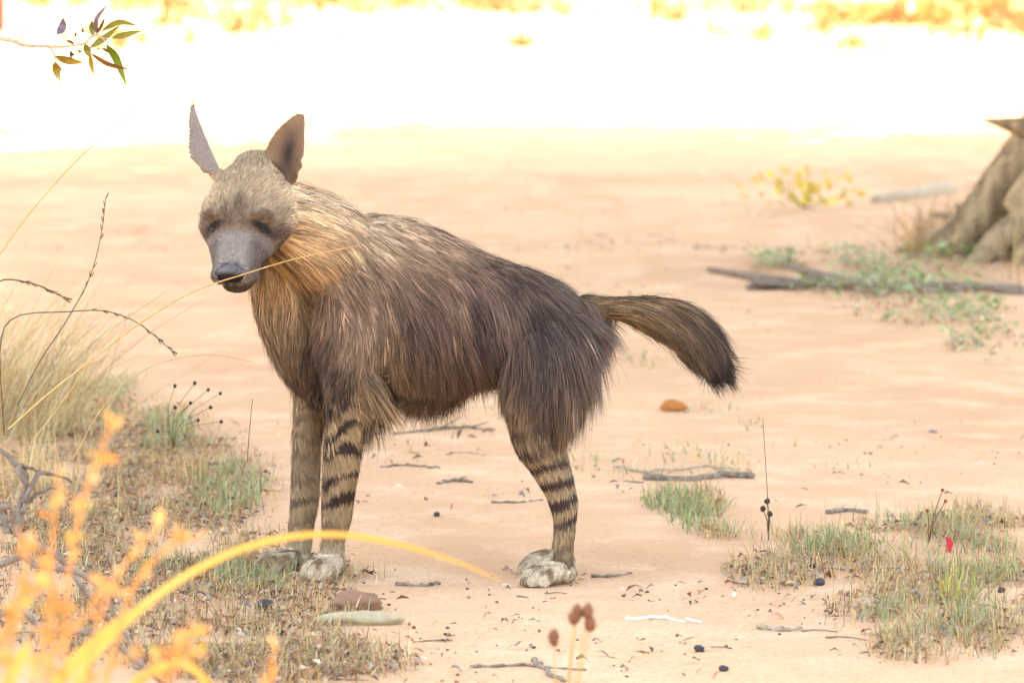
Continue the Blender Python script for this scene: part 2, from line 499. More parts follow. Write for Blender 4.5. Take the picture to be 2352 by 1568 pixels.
head_tube('head', [(-4, 6.0, 5.0, 5.5), (0, 8.2, 6.9, 7.0), (5.0, 9.4, 7.7, 7.5), (9.5, 9.5, 7.4, 7.5), (12.8, 8.7, 6.3, 7.2), (15.3, 7.6, 5.1, 6.4), (18.2, 6.3, 4.3, 5.0), (21.8, 5.0, 3.7, 3.6), (24.8, 3.8, 3.0, 2.4)])
head_tube('jaw', [(8, 5.6, -2.6, 7.6), (14, 5.0, -2.4, 7.2), (19.5, 4.3, -2.3, 6.6), (23.0, 3.7, -2.3, 6.0), (24.6, 2.8, -2.6, 5.3)])
def blob(name, c, ax, r):
    ax = np.asarray(ax, float)
    C = np.stack([c - ax * r[2] * 0.5, c, c + ax * r[2] * 0.5])
    ref = HL if abs(np.dot(HL, nrm(ax))) < 0.9 else HU
    TUBES.append(dict(name=name, C=C, ra=np.array([r[0]] * 3), rb=np.array([r[1]] * 3), ref=ref, cap=r[2] / min(r[0], r[1]) * 0.5))
blob('nose', hp(25.4, 0, 1.5), HF, (.030, .020, .016))
for s in (-1, 1):
    blob('head', hp(12.6, s * 4.8, 5.4), HL, (.015, .010, .026))      # brow
    blob('head', hp(22.6, s * 3.2, -1.2), HF, (.020, .018, .028))     # upper lip

def ear(base, tip, side, norm, hw, cup, prof, notch=False):
    base, tip = np.array(base), np.array(tip)
    ax = tip - base; H = np.linalg.norm(ax); ax = ax / H
    side = nrm(np.array(side) - ax * np.dot(ax, side)); norm_ = np.cross(side, ax)
    if np.dot(norm_, norm) < 0: norm_ = -norm_
    m, n = 22, 14
    t = np.linspace(-0.12, 1, m); w = np.linspace(-1, 1, n)
    wid = np.interp(t, [p[0] for p in prof], [p[1] for p in prof]) * hw
    cen = np.interp(t, [p[0] for p in prof], [p[2] for p in prof]) * hw
    P = np.zeros((m, n, 3))
    for i in range(m):
        for j in range(n):
            ww = wid[i]
            if notch and w[j] > 0.5:
                ww *= 1 - 0.12 * max(0, math.sin(t[i] * 40)) * (1 if t[i] < 0.45 else 0.15)
            x = cen[i] + w[j] * ww
            P[i, j] = base + ax * (t[i] * H) + side * x + norm_ * (cup * (w[j] ** 2) * wid[i] / hw - cup * 0.5 - 0.012 * t[i] ** 2)
    th = 0.0048
    A, B = P + norm_ * th, P - norm_ * th
    V = np.concatenate([A.reshape(-1, 3), B.reshape(-1, 3)])
    q = []; o = m * n
    for i in range(m - 1):
        for j in range(n - 1):
            a, b, c, d = i * n + j, i * n + j + 1, (i + 1) * n + j + 1, (i + 1) * n + j
            q.append((a, b, c, d)); q.append((o + d, o + c, o + b, o + a))
    edge = [(0, j) for j in range(n)] + [(i, n - 1) for i in range(1, m)] + [(m - 1, j) for j in range(n - 2, -1, -1)] + [(i, 0) for i in range(m - 2, 0, -1)]
    for k in range(len(edge)):
        a = edge[k][0] * n + edge[k][1]; b = edge[(k + 1) % len(edge)]; b = b[0] * n + b[1]
        q.append((b, a, o + a, o + b))
    return dict(V=V, q=np.array(q), base=base, ax=ax, H=H, side=side, norm=norm_, hw=hw)
EAR_R = ear(at(655, 428, .03), at(684, 257, .06), (1, -.25, 0), (-.2, -1, .1), .041, .030,
            [(-.15, .3, 0), (0, .5, -.05), (.12, .8, -.12), (.28, 1.03, -.2), (.45, 1.04, -.24), (.62, .92, -.22), (.8, .66, -.14), (.92, .42, -.04), (1, .2, 0)], True)
EAR_L = ear(at(488, 408, .02), at(414, 256, .06), (.08, .99, .1), (-1, -.08, 0), .038, .036,
            [(-.2, .2, 0), (0, .5, 0), (.14, .85, 0), (.32, 1.0, .0), (.5, .86, .0), (.7, .6, .0), (.87, .34, .0), (1, .12, 0)])
raw = [tube(t['C'], t['ra'], t['rb'], t['ref'], 24, t['cap']) for t in TUBES]
raw += [(e['V'], e['q'], np.zeros((0, 3), int)) for e in (EAR_R, EAR_L)]
V, F = join(raw)
tmp = link('hyena_raw', mesh_np('hyena_raw', V, F))
bm = bmesh.new(); bm.from_mesh(tmp.data); bmesh.ops.recalc_face_normals(bm, faces=bm.faces); bm.to_mesh(tmp.data); bm.free()
md = tmp.modifiers.new('r', 'REMESH'); md.mode = 'VOXEL'; md.voxel_size = 0.0042; md.use_smooth_shade = True
md = tmp.modifiers.new('s', 'SMOOTH'); md.factor = 0.5; md.iterations = 5
dg = bpy.context.evaluated_depsgraph_get()
body_me = bpy.data.meshes.new_from_object(tmp.evaluated_get(dg))
body_me.name = 'body'
bpy.data.objects.remove(tmp)

bv = np.zeros(len(body_me.vertices) * 3); body_me.vertices.foreach_get('co', bv); bv = bv.reshape(-1, 3)
body_me.calc_loop_triangles()
bt = np.zeros(len(body_me.loop_triangles) * 3, dtype=np.int32); body_me.loop_triangles.foreach_get('vertices', bt); bt = bt.reshape(-1, 3)
bn = np.zeros(len(body_me.vertices) * 3); body_me.vertex_normals.foreach_get('vector', bn); bn = bn.reshape(-1, 3)

REG = ['torso', 'neck', 'chest', 'foreleg', 'hindleg', 'tail', 'paw', 'head', 'nose', 'ear']
def region_of(name):
    for r in REG:
        if name.startswith(r): return REG.index(r)
    return REG.index('head')                                     # jaw
def classify(P):
    """region, station parameter 0..1, tangent, for each point; far legs flagged"""
    best = np.full(len(P), 1e9); reg = np.zeros(len(P), int); u = np.zeros(len(P)); tan = np.zeros((len(P), 3)); cen = np.zeros((len(P), 3))
    for t in TUBES:
        C = t['C']; T = nrm(np.gradient(C, axis=0)); r = (t['ra'] + t['rb']) / 2
        for i in range(len(C)):
            e1 = nrm((t['ref'] - T[i] * np.dot(T[i], t['ref']))[None])[0]; e2 = np.cross(T[i], e1)
            d = P - C[i]
            s = np.sqrt((d @ e1 / t['ra'][i]) ** 2 + (d @ e2 / t['rb'][i]) ** 2 + (d @ T[i] / (0.6 * min(t['ra'][i], t['rb'][i]) + 0.01)) ** 2)
            s = s + (0.1 if t['name'] == 'chest' else 0)
            m = s < best
            best[m] = s[m]; reg[m] = region_of(t['name']); u[m] = i / (len(C) - 1); tan[m] = T[i]; cen[m] = C[i]
    for e in (EAR_R, EAR_L):
        d = P - e['base']
        h = d @ e['ax'] / e['H']; w = np.abs(d @ e['side']) / e['hw']; nn = np.abs(d @ e['norm'])
        m = (h > 0.02) & (h < 1.1) & (w < 1.3) & (nn < 0.032)
        reg[m] = REG.index('ear'); u[m] = np.clip(h[m], 0, 1); tan[m] = e['ax']; cen[m] = e['base']
    return reg, u, tan, cen
def pix(P):
    """side-view chart of the coat: measured x and height units at the animal's own plane"""
    return P[:, 0] / PX + 1176, 1340 - P[:, 2] / PX * 0.985

def blotch(X, Z, cx, cz, rx, rz, ang):
    a = math.radians(ang); c, s = math.cos(a), math.sin(a)
    x, z = X - cx, Z - cz
    return np.exp(-(((x * c + z * s) / rx) ** 2 + ((-x * s + z * c) / rz) ** 2))

ALB = 0.57                                                       # display value -> reflectance
C_ = lambda r, g, b: srgb(r, g, b, ALB) * np.array([1.02, 0.97, 0.90])
def lerp(a, b, t):
    return a * (1 - t[:, None]) + b * t[:, None]
COAT_SHADED = [(720, 450, 232, 208, 178), (790, 480, 214, 188, 158), (640, 500, 214, 180, 138), (700, 540, 214, 180, 138), (690, 600, 198, 152, 102), (640, 640, 186, 144, 98), (600, 680, 176, 142, 104), (560, 560, 210, 176, 130),
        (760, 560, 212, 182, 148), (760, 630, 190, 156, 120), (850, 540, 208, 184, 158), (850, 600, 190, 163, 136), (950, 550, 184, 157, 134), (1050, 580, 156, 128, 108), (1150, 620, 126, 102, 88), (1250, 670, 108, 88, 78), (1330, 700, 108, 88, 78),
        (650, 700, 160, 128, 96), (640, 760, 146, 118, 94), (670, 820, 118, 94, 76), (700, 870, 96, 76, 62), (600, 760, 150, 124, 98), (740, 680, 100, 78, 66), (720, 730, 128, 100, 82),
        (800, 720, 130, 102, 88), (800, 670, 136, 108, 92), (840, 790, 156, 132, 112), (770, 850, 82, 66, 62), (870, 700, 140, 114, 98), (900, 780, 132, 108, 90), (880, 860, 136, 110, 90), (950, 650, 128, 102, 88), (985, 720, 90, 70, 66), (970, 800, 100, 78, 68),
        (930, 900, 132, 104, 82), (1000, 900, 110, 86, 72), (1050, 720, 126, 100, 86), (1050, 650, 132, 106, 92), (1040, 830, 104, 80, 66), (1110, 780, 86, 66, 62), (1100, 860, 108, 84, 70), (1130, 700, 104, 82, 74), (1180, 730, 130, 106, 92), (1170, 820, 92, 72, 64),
        (1240, 740, 84, 68, 65), (1300, 760, 90, 73, 69), (1360, 760, 118, 98, 88), (1250, 830, 84, 67, 62)]  # coat pattern plus shading, both held in the colour
def coat(P, reg, u, tan, cen):
    n = len(P)
    X, Z = pix(P)
    n1 = vnoise(P * 14, 1); n2 = vnoise(P * 38, 2); n3 = vnoise(P * np.array([60, 60, 22]), 3)
    rel = P - cen
    col = np.zeros((n, 3))
    # trunk: coat samples with some light and shade in their colours, blended
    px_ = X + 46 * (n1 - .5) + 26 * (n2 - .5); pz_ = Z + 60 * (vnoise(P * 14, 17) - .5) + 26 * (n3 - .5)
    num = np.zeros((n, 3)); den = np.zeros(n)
    for sx, sz, r, g_c, b_ in COAT_SHADED:
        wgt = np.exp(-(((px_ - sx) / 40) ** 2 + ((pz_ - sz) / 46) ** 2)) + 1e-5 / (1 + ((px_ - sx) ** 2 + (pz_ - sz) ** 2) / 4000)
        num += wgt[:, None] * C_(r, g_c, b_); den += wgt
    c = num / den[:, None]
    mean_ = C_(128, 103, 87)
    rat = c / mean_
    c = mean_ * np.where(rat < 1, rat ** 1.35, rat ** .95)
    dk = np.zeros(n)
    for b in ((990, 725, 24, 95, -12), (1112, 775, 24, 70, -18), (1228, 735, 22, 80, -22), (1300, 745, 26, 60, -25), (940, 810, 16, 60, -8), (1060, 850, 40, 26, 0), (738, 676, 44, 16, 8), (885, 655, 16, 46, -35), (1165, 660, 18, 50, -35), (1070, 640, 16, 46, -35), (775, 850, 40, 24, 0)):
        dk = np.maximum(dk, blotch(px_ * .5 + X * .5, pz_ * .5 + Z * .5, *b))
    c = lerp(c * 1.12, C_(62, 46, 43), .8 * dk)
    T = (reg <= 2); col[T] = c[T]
    # legs: dark bands on buff
    ph = 0.5 + 0.5 * np.sin((Z + 60 * (n1 - .5) + 22 * (n2 - .5) + 0.25 * (X - 790)) / 54 * 2 * np.pi + 1.0)
    band = sstep(0.5, 0.75, ph + 0.9 * (vnoise(P * 30, 12) - 0.5)) * (1 - .6 * sstep(1150, 1200, Z))
    buff = C_(194, 164, 130); bdk = C_(72, 54, 50)
    k = lerp(np.repeat(buff[None], n, 0), bdk, band)
    up = sstep(960, 860, Z)
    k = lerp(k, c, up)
    k = lerp(k, C_(76, 59, 54), .85 * blotch(X, Z, 775, 870, 60, 26, 12))
    far = sstep(.17, .2, P[:, 1])
    k = lerp(k, lerp(np.repeat(C_(172, 146, 118)[None], n, 0), C_(104, 82, 70), band * .5), far * sstep(1180, 1120, Z))
    k = lerp(k, C_(196, 178, 150), sstep(1235, 1275, Z))
    m = reg == REG.index('foreleg'); col[m] = k[m]
    ph = 0.5 + 0.5 * np.sin((Z + 0.35 * (X - 1250) + 30 * (n1 - .5)) / 50 * 2 * np.pi)
    band = sstep(0.42, 0.7, ph + 0.7 * (n2 - 0.5))
    k = lerp(np.repeat(C_(188, 158, 126)[None], n, 0), bdk, (.25 * sstep(1100, 1000, Z) + .75 * band + .25 * band * sstep(1000, 1100, Z)) * (1 - .5 * sstep(1180, 1220, Z)))
    k = lerp(k, lerp(np.repeat(C_(82, 64, 57)[None], n, 0), C_(150, 120, 98), sstep(.42, .68, n1 * .4 + n2 * .6)), sstep(1090, 930, Z) * .85)
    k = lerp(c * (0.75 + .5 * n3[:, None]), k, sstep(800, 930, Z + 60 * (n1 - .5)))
    k = lerp(k, C_(74, 58, 54), 0.8 * blotch(X, Z, 1285, 1280, 40, 16, 0))
    m = reg == REG.index('hindleg'); col[m] = k[m]
    m = reg == REG.index('paw'); col[m] = lerp(np.repeat(C_(255, 234, 206)[None], n, 0), C_(176, 146, 116), sstep(.45, .8, n3))[m]
    # tail: grey brown, rusty below, dark tip
    k = lerp(np.repeat(C_(128, 104, 80)[None], n, 0), C_(58, 44, 40), sstep(0.35, 0.95, u))
    k = lerp(k, C_(160, 118, 74), sstep(-.005, -0.025, rel[:, 2]) * sstep(.7, .3, u) * .6)
    m = reg == REG.index('tail'); col[m] = k[m]
    # head
    d = P - HO
    s = d @ HF * 100; l = d @ HL * 100; hu = d @ HU * 100
    k = lerp(np.repeat(C_(196, 176, 148)[None], n, 0), C_(132, 114, 100), sstep(8.5, 13.5, s + 3 * (n2 - .5)))
    k = lerp(k, C_(158, 151, 148), sstep(14.5, 18, s))
    k = lerp(k, C_(86, 72, 69), sstep(2.2, 4.6, np.abs(l)) * sstep(15, 19, s) * .8)
    k = lerp(k, C_(112, 88, 76), sstep(6.4, 8.4, np.abs(l)) * sstep(11.5, 14, s))
    k = lerp(k, C_(100, 86, 76), .5 * np.exp(-((l / 1.2) ** 2 + ((s - 10.5) / 2.8) ** 2)) * sstep(.3, .5, n2))
    k = lerp(k, C_(200, 184, 164), .6 * np.exp(-(((np.abs(l) - 3.6) / 1.6) ** 2 + ((s - 12.0) / 1.2) ** 2)) * sstep(.35, .6, n3))
    fs = vnoise(np.stack([l * 1.6, s * .35, hu * .3], 1), 71)
    k = k * (1 + .55 * (fs - .5) * sstep(18, 13, s) * sstep(3, 7, s))[:, None]
    for sg in (-1, 1):
        e = ((l - sg * 5.1 - .3 * sg * (s - 14.6)) / 2.3) ** 2 + ((s - 14.8) / 1.2) ** 2
        k = lerp(k, C_(74, 58, 52), .8 * np.exp(-e * .7) * (hu > 0) * sstep(13.0, 14.2, s))
        e = ((l - sg * 5.1 - .3 * sg * (s - 14.6)) / 2.2) ** 2 + ((s - 14.7 - .12 * sg * (l - sg * 5.1)) / .8) ** 2
        k = lerp(k, C_(18, 12, 12), np.exp(-e ** 1.6) * (hu > 0))
    k = lerp(k, C_(186, 152, 108), sstep(-1.0, -4.0, hu) * sstep(14, 10, s))
    k = lerp(k, C_(52, 42, 40), np.exp(-((hu + 2.3) / .42) ** 2) * sstep(16.5, 19, s))
    k = lerp(k, C_(84, 70, 64), sstep(-2.6, -3.4, hu) * sstep(15, 18, s))
    m = reg == REG.index('head'); col[m] = k[m]
    k = lerp(np.repeat(C_(118, 116, 122)[None], n, 0), C_(40, 36, 38), sstep(24.9, 26.3, s - .45 * (hu - 1.6)))
    m = reg == REG.index('nose'); col[m] = k[m]
    for e in (EAR_R, EAR_L):
        q = P - e['base']; f = q @ e['norm']; w = q @ e['side'] / e['hw']; h = q @ e['ax'] / e['H']
        inn = np.exp(-((w + .22) / .45) ** 2 - ((h - .45) / .3) ** 2)
        k = lerp(np.repeat(C_(150, 120, 96)[None], n, 0), C_(46, 27, 21), inn)
        if e is EAR_L: k = np.repeat(C_(150, 140, 136)[None], n, 0)
        k = k * (0.9 + .2 * n2[:, None])
        m = (reg == REG.index('ear')) & (np.linalg.norm(P - e['base'], axis=1) < 0.2) & (np.abs(w) < 1.6) & (np.abs(f) < .06)
        col[m] = k[m]
    return col, c

breg, bu, btan, bcen = classify(bv)
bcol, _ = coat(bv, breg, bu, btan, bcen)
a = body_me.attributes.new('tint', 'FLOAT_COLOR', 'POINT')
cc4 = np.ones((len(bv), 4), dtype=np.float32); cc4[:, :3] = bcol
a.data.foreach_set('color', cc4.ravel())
body_me.materials.clear(); body_me.materials.append(M_SKIN)
hyena = tag(empty('hyena', (0.0, 0.1, 0)), 'shaggy brown hyena with striped legs and large pointed ears standing on the sandy track', 'hyena')
adopt(link('body', body_me), hyena)

# fur strands
def fur(count):
    tri = bv[bt]
    area = np.linalg.norm(np.cross(tri[:, 1] - tri[:, 0], tri[:, 2] - tri[:, 0]), axis=1)
    treg = breg[bt[:, 0]]
    dens = np.array([1.0, 1.15, 1.1, 1.9, 1.4, 1.7, 3.0, 4.0, 0.0, 1.2])[treg]
    away = bn[bt[:, 0], 1] > 0.35
    p = area * dens * np.where(away, .35, 1.0); p /= p.sum()
    ti = NR.choice(len(tri), count, p=p)
    r1, r2 = NR.random(count), NR.random(count); sw = r1 + r2 > 1; r1[sw] = 1 - r1[sw]; r2[sw] = 1 - r2[sw]
    T3 = tri[ti]
    P = T3[:, 0] + (T3[:, 1] - T3[:, 0]) * r1[:, None] + (T3[:, 2] - T3[:, 0]) * r2[:, None]
    Nn = nrm(bn[bt[ti, 0]] * (1 - r1 - r2)[:, None] + bn[bt[ti, 1]] * r1[:, None] + bn[bt[ti, 2]] * r2[:, None])
    reg, u, tan, cen = classify(P)
    X, Z = pix(P)
    n = count
    R_ = {k: reg == REG.index(k) for k in REG}
    down = np.array([0, 0, -1.0])
    fl = np.zeros((n, 3)); ln = np.full(n, 0.03); lift = np.full(n, 0.22); w = np.full(n, 0.0021); clump = np.full(n, 0.5)
    # torso
    rear = np.array([1.0, 0, -0.30])
    k = sstep(530, 780, Z)
    th = np.radians(20 + 68 * k)
    f = rear[None] * np.cos(th)[:, None] + down[None] * np.sin(th)[:, None]
    f = lerp(f, np.array([0.25, 0, -1.0])[None], sstep(760, 680, X))
    ft = f
    fn = nrm(np.array([[0.85, 0.25, -0.5]])) * np.ones((n, 1)) + down[None] * sstep(520, 660, Z)[:, None] * 0.9
    f = lerp(fn, ft, sstep(730, 880, X + 0.5 * (Z - 560)))
    m = R_['torso']; fl[m] = f[m]
    L = 0.075 + 0.025 * sstep(640, 760, Z) * sstep(860, 980, X) + 0.045 * sstep(820, 880, Z) * sstep(1120, 1000, X) * sstep(830, 920, X)
    L = L * (1 - .45 * blotch(X, Z, 810, 760, 70, 110, 0)) - 0.02 * sstep(600, 520, Z)
    ln[m] = L[m]; lift[m] = .20
    # neck
    m = R_['neck']; fl[m] = f[m]; ln[m] = 0.08; lift[m] = .26
    ln[m] += 0.02 * sstep(640, 560, X[m])
    m = R_['chest']; fl[m] = np.array([0.12, -0.05, -1.0]); ln[m] = 0.065; lift[m] = (.28 + .5 * (NR.random(n) > .8))[m]
    m = R_['foreleg']; fl[m] = lerp(ft, tan + np.array([0.25, 0, 0]), sstep(680, 820, Z))[m]
    L = 0.05 - 0.026 * sstep(820, 960, Z)
    rel = P - cen
    L = L + 0.05 * sstep(.01, .03, rel[:, 0]) * sstep(820, 870, Z) * sstep(970, 910, Z) + 0.012 * sstep(.012, .03, np.abs(rel[:, 0])) * sstep(1180, 1000, Z)
    ln[m] = L[m]; lift[m] = .2
    tuft = sstep(.0, .025, rel[:, 0]) * sstep(815, 855, Z) * sstep(945, 905, Z) * m
    fl = fl + tuft[:, None] * np.array([1.0, 0, .1]); ln = ln + tuft * .045; lift = lift + .25 * tuft
    m = R_['hindleg']; fl[m] = lerp(ft, tan + down * .6 + np.array([.15, 0, 0]), sstep(760, 920, Z))[m]
    L = 0.085 - 0.052 * sstep(830, 950, Z) - .012 * sstep(1000, 1090, Z) + 0.055 * sstep(.02, .05, rel[:, 0]) * sstep(990, 930, Z)
    ln[m] = np.maximum(L, .022)[m]; lift[m] = .2
    m = R_['tail']; fl[m] = tan[m]; ln[m] = (0.05 + 0.05 * sstep(0.1, .6, u))[m]; lift[m] = (.16 + .22 * sstep(.1, .5, u))[m]
    m = R_['paw']; fl[m] = tan[m] * .6 + down * .5; ln[m] = .014; lift[m] = .3; w[m] = .0017
    d = P - HO; s = d @ HF * 100; l = d @ HL * 100; hu = d @ HU * 100
    f = -HF[None] * np.ones((n, 1)) + HL[None] * (0.09 * l)[:, None] + np.array([0, 0, -1.0])[None] * sstep(3, -1, hu)[:, None] * sstep(15, 10, s)[:, None]
    m = R_['head']; fl[m] = f[m]
    L = 0.008 + 0.012 * sstep(16, 10, s) + 0.016 * sstep(9, 3, s) + 0.035 * sstep(1, -4, hu) * sstep(12, 8, s)
    chk = sstep(6.0, 8.2, np.abs(l)) * sstep(17, 13.5, s) * sstep(6, 9, s) * sstep(4, 1.5, hu) * m
    L = L + .024 * chk; fl = fl + (chk * np.sign(l))[:, None] * HL * .5 - chk[:, None] * HU * .3
    ln[m] = L[m]; lift[m] = .38; w[m] = (.0016 + .0006 * sstep(14, 8, s))[m]
    for e in (EAR_R, EAR_L):
        q = np.linalg.norm(P - e['base'], axis=1)
        ln = np.where(R_['head'] & (q < .06), np.minimum(ln, .012), ln)
    m = R_['ear']; fl[m] = tan[m]; ln[m] = .007; lift[m] = .25; w[m] = .0014
    jit = NR.normal(0, 1, (n, 3))
    fl = nrm(fl + 0.10 * jit)
    fl = nrm(fl - Nn * np.sum(fl * Nn, 1, keepdims=True))
    # a slow swirl so that locks part and cross
    sw = (vnoise(P * 11, 8) - .5) * 1.0 + (vnoise(P * 30, 18) - .5) * .5
    sd = np.cross(Nn, fl)
    fl = nrm(fl + sd * sw[:, None])
    ln = ln * NR.uniform(0.55, 1.2, n)
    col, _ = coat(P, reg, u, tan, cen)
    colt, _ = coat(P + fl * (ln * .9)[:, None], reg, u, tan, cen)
    colt = np.where(((reg <= 2) | ((reg <= 4) & (ln > .05)))[:, None], colt, col)
    sn = P - fl * np.sum(fl * P, 1, keepdims=True) * .85
    stre = np.exp(1.25 * (vnoise(sn * 42, 61) - .5) + .7 * (vnoise(sn * 110, 62) - .5))
    col = np.where((ln > .03)[:, None], col * stre[:, None], col)
    colt = np.where((ln > .03)[:, None], colt * stre[:, None], colt)
    longh = ln > 0.035
    fly = (NR.random(n) < .045) & (reg != REG.index('ear'))
    lift = np.where(fly, lift * 2.0 + .1, lift); ln = np.where(fly, ln * 1.25, ln); w = np.where(fly, w * .5, w)
    # locks
    nc = max(1, n // 16)
    ci = NR.choice(n, nc, replace=False)
    kd = KDTree(nc)
    for j, i in enumerate(ci): kd.insert(P[i], j)
    kd.balance()
    cid = np.fromiter((kd.find(p)[1] for p in P), dtype=np.int64, count=n)
    K = 4
    t = np.linspace(0, 1, K)
    lf = lift * NR.uniform(.4, 1.5, n)
    dr = nrm(fl + Nn * lf[:, None])
    grav = np.where(longh, 0.35, 0.05)
    pts = P[:, None] + ln[:, None, None] * (dr[:, None] * t[None, :, None])
    pts -= Nn[:, None] * (ln * lf * 0.55)[:, None, None] * (t ** 2)[None, :, None]
    pts[..., 2] -= (ln * grav)[:, None] * (t ** 2)[None] * 0.5
    ctip = pts[ci][cid]
    off = ctip - P[ci][cid][:, None]
    cl = np.where(fly, 0.05, np.where(longh, 0.6, 0.2))
    tgt = P[ci][cid][:, None] + off
    pts = pts + (tgt - pts) * (cl[:, None] * (t ** 1.3)[None])[..., None] * (ln / np.maximum(ln[ci][cid], .004)).clip(0, 1)[:, None, None]
    pts -= Nn[:, None] * 0.0006
    pts[..., 2] = np.maximum(pts[..., 2], 0.004)
    wid = (w * NR.uniform(.7, 1.3, n))[:, None] * np.interp(t, [0, .5, 1], [1, .8, .1])[None]
    cr = NR.normal(0, 1, nc)[cid]
    bri = np.exp(np.where(longh, .30, .09) * cr + np.where(longh, .24, .13) * NR.normal(0, 1, n))
    grey = np.clip(NR.random(n) - .86, 0, 1) * 5 * longh
    GR = C_(196, 170, 140) * np.ones((n, 3))
    cc_ = lerp(col * bri[:, None], GR, grey * .6)
    ct_ = lerp(colt * bri[:, None], GR, grey * .6)
    tipk = np.where(longh, 1.14, 1.05)
    cols = cc_[:, None] * (1 - t)[None, :, None] + ct_[:, None] * t[None, :, None]
    cols = cols * (1 + (tipk - 1)[:, None] * (t ** 2)[None])[..., None]
    wd = nrm(np.cross(dr, Nn) + 0.35 * NR.normal(0, 1, (n, 3)))
    return ribbons('fur', pts, wid, wd, np.clip(cols, 0, .85), M_FUR)
f_ = adopt(link('fur', fur(330000)), hyena)
f_['kind'] = 'stuff'
# eyes
def ball(c, r, ax, seg=14, rings=10):
    V = []; q = []
    for i in range(rings + 1):
        a = math.pi * i / rings
        for j in range(seg):
            b = 2 * math.pi * j / seg
            V.append(c + ax[0] * r[0] * math.sin(a) * math.cos(b) + ax[1] * r[1] * math.sin(a) * math.sin(b) + ax[2] * r[2] * math.cos(a))
    for i in range(rings):
        for j in range(seg):
            q.append((i * seg + j, i * seg + (j + 1) % seg, (i + 1) * seg + (j + 1) % seg, (i + 1) * seg + j))
    return np.array(V), np.array(q), np.zeros((0, 3), int)
M_EYE, nt2, be = mat_new('eye_material')
be.inputs['Base Color'].default_value = (0.012, 0.008, 0.006, 1); be.inputs['Roughness'].default_value = 0.35; be.inputs['Specular IOR Level'].default_value = 0.25
_bvh = BVHTree.FromPolygons([Vector(v) for v in bv], [tuple(t) for t in bt])
for s in (-1, 1):
    h = _bvh.ray_cast(Vector(hp(14.8, s * 5.1, 14)), Vector(-HU))[0]
    c = np.array(h) - HU * 0.0068
    adopt(link('eye', mesh_np('eye', *join([ball(c, (.010, .0055, .006), (HL, HF, HU))]), None, M_EYE)), hyena)
# ------------------------------------------------------------------ ground cover
def G(*c): return srgb(*c, 0.55)
STRAW, STRAW2, DRYB = G(244, 214, 160), G(232, 188, 124), G(190, 146, 108)
GREEN, GREEN2, GREYG = G(150, 180, 116), G(180, 194, 124), G(192, 194, 150)
def sample_ellipses(E, n, g, thr=.5):
    """E: (cx, cy, rx, ry, weight) measured on the ground as it lies in view -> ground points"""
    w = np.array([e[4] for e in E], float); w /= w.sum()
    k = g.choice(len(E), n, p=w)
    E = np.array(E, float)[k]
    a = g.uniform(0, 2 * np.pi, n); r = np.sqrt(g.random(n)) * (0.75 + 0.35 * g.random(n))
    X = E[:, 0] + E[:, 2] * r * np.cos(a); Yp = E[:, 1] + E[:, 3] * r * np.sin(a)
    P = np.array([list(gnd(x, y)) for x, y in zip(X, Yp)])
    keep = vnoise(P * np.array([7, 4, 1]), 51) + .35 * (g.random(n) - .5) > thr
    P = P[keep]
    P[:, 2] = rut(P[:, 0], P[:, 1])
    return P
def blades(name, P, h, w, cols, g, lean=0.35, K=4, curl=0.5, mat=None):
    n = len(P)
    az = g.uniform(0, 2 * np.pi, n)
    d = np.stack([np.cos(az), np.sin(az), np.zeros(n)], 1)
    le = np.abs(g.normal(0, lean, n))
    hh = h * g.uniform(.45, 1.25, n) if np.ndim(h) == 0 else h * g.uniform(.5, 1.2, n)
    t = np.linspace(0, 1, K)
    pts = P[:, None] + (np.array([0, 0, 1.0])[None, None] * t[None, :, None] + d[:, None] * (le[:, None] * (t + curl * t ** 2)[None])[..., None]) * hh[:, None, None]
    pts[..., 2] -= (hh * le * curl)[:, None] * (t ** 3)[None] * 0.5
    pts[:, 0, 2] -= 0.004
    wd = np.stack([-np.sin(az + .6), np.cos(az + .6), np.zeros(n)], 1)
    wid = (w * g.uniform(.6, 1.3, n))[:, None] * np.interp(t, [0, .5, 1], [1, .8, .15])[None]
    ci = g.integers(len(cols), size=n)
    c = np.array(cols)[ci] * np.exp(g.normal(0, .2, (n, 1)))
    C = np.repeat(np.clip(c, 0, .8)[:, None], K, 1)
    return ribbons(name, pts, wid, wd, C, mat or M_GRASS)
def flakes(name, P, size, cols, g, mat=None):
    n = len(P)
    az = g.uniform(0, 2 * np.pi, n)
    d = np.stack([np.cos(az), np.sin(az), g.normal(0, .25, n)], 1)
    L = size * g.uniform(.5, 1.6, n)
    t = np.array([0, .5, 1.0])
    pts = P[:, None] + d[:, None] * (L[:, None] * (t - .5)[None])[..., None]
    pts[..., 2] += 0.004 + np.abs(g.normal(0, .004, (n, 1))) + (g.uniform(.05, .3, n) * L)[:, None] * (1 - 4 * (t - .5) ** 2)[None]
    wd = nrm(np.stack([-np.sin(az), np.cos(az), g.normal(0, .5, n)], 1))
    wid = (L * g.uniform(.22, .5, n))[:, None] * np.array([[.4, 1, .1]])
    ci = g.integers(len(cols), size=n)
    c = np.array(cols)[ci] * np.exp(g.normal(0, .25, (n, 1)))
    return ribbons(name, pts, wid, wd, np.repeat(np.clip(c, 0, .8)[:, None], 3, 1), mat or M_LITTER)
def twiglets(name, P, ln, r, g):
    parts = []
    for p in P:
        a = g.uniform(0, 6.28); L = ln * g.uniform(.4, 1.7)
        d = np.array([math.cos(a), math.sin(a), 0]) * L
        m = p + d * .5 + np.array([g.normal(0, .1) * L, g.normal(0, .1) * L, r * .8 + abs(g.normal(0, .004))])
        parts.append(stick([p + [0, 0, r * .6], m, p + d + [0, 0, r * .6]], r * g.uniform(.7, 1.3), r * .5, 4, 4))
    return mesh_np(name, *join(parts), None, M_STICK)
g4 = np.random.default_rng(41)
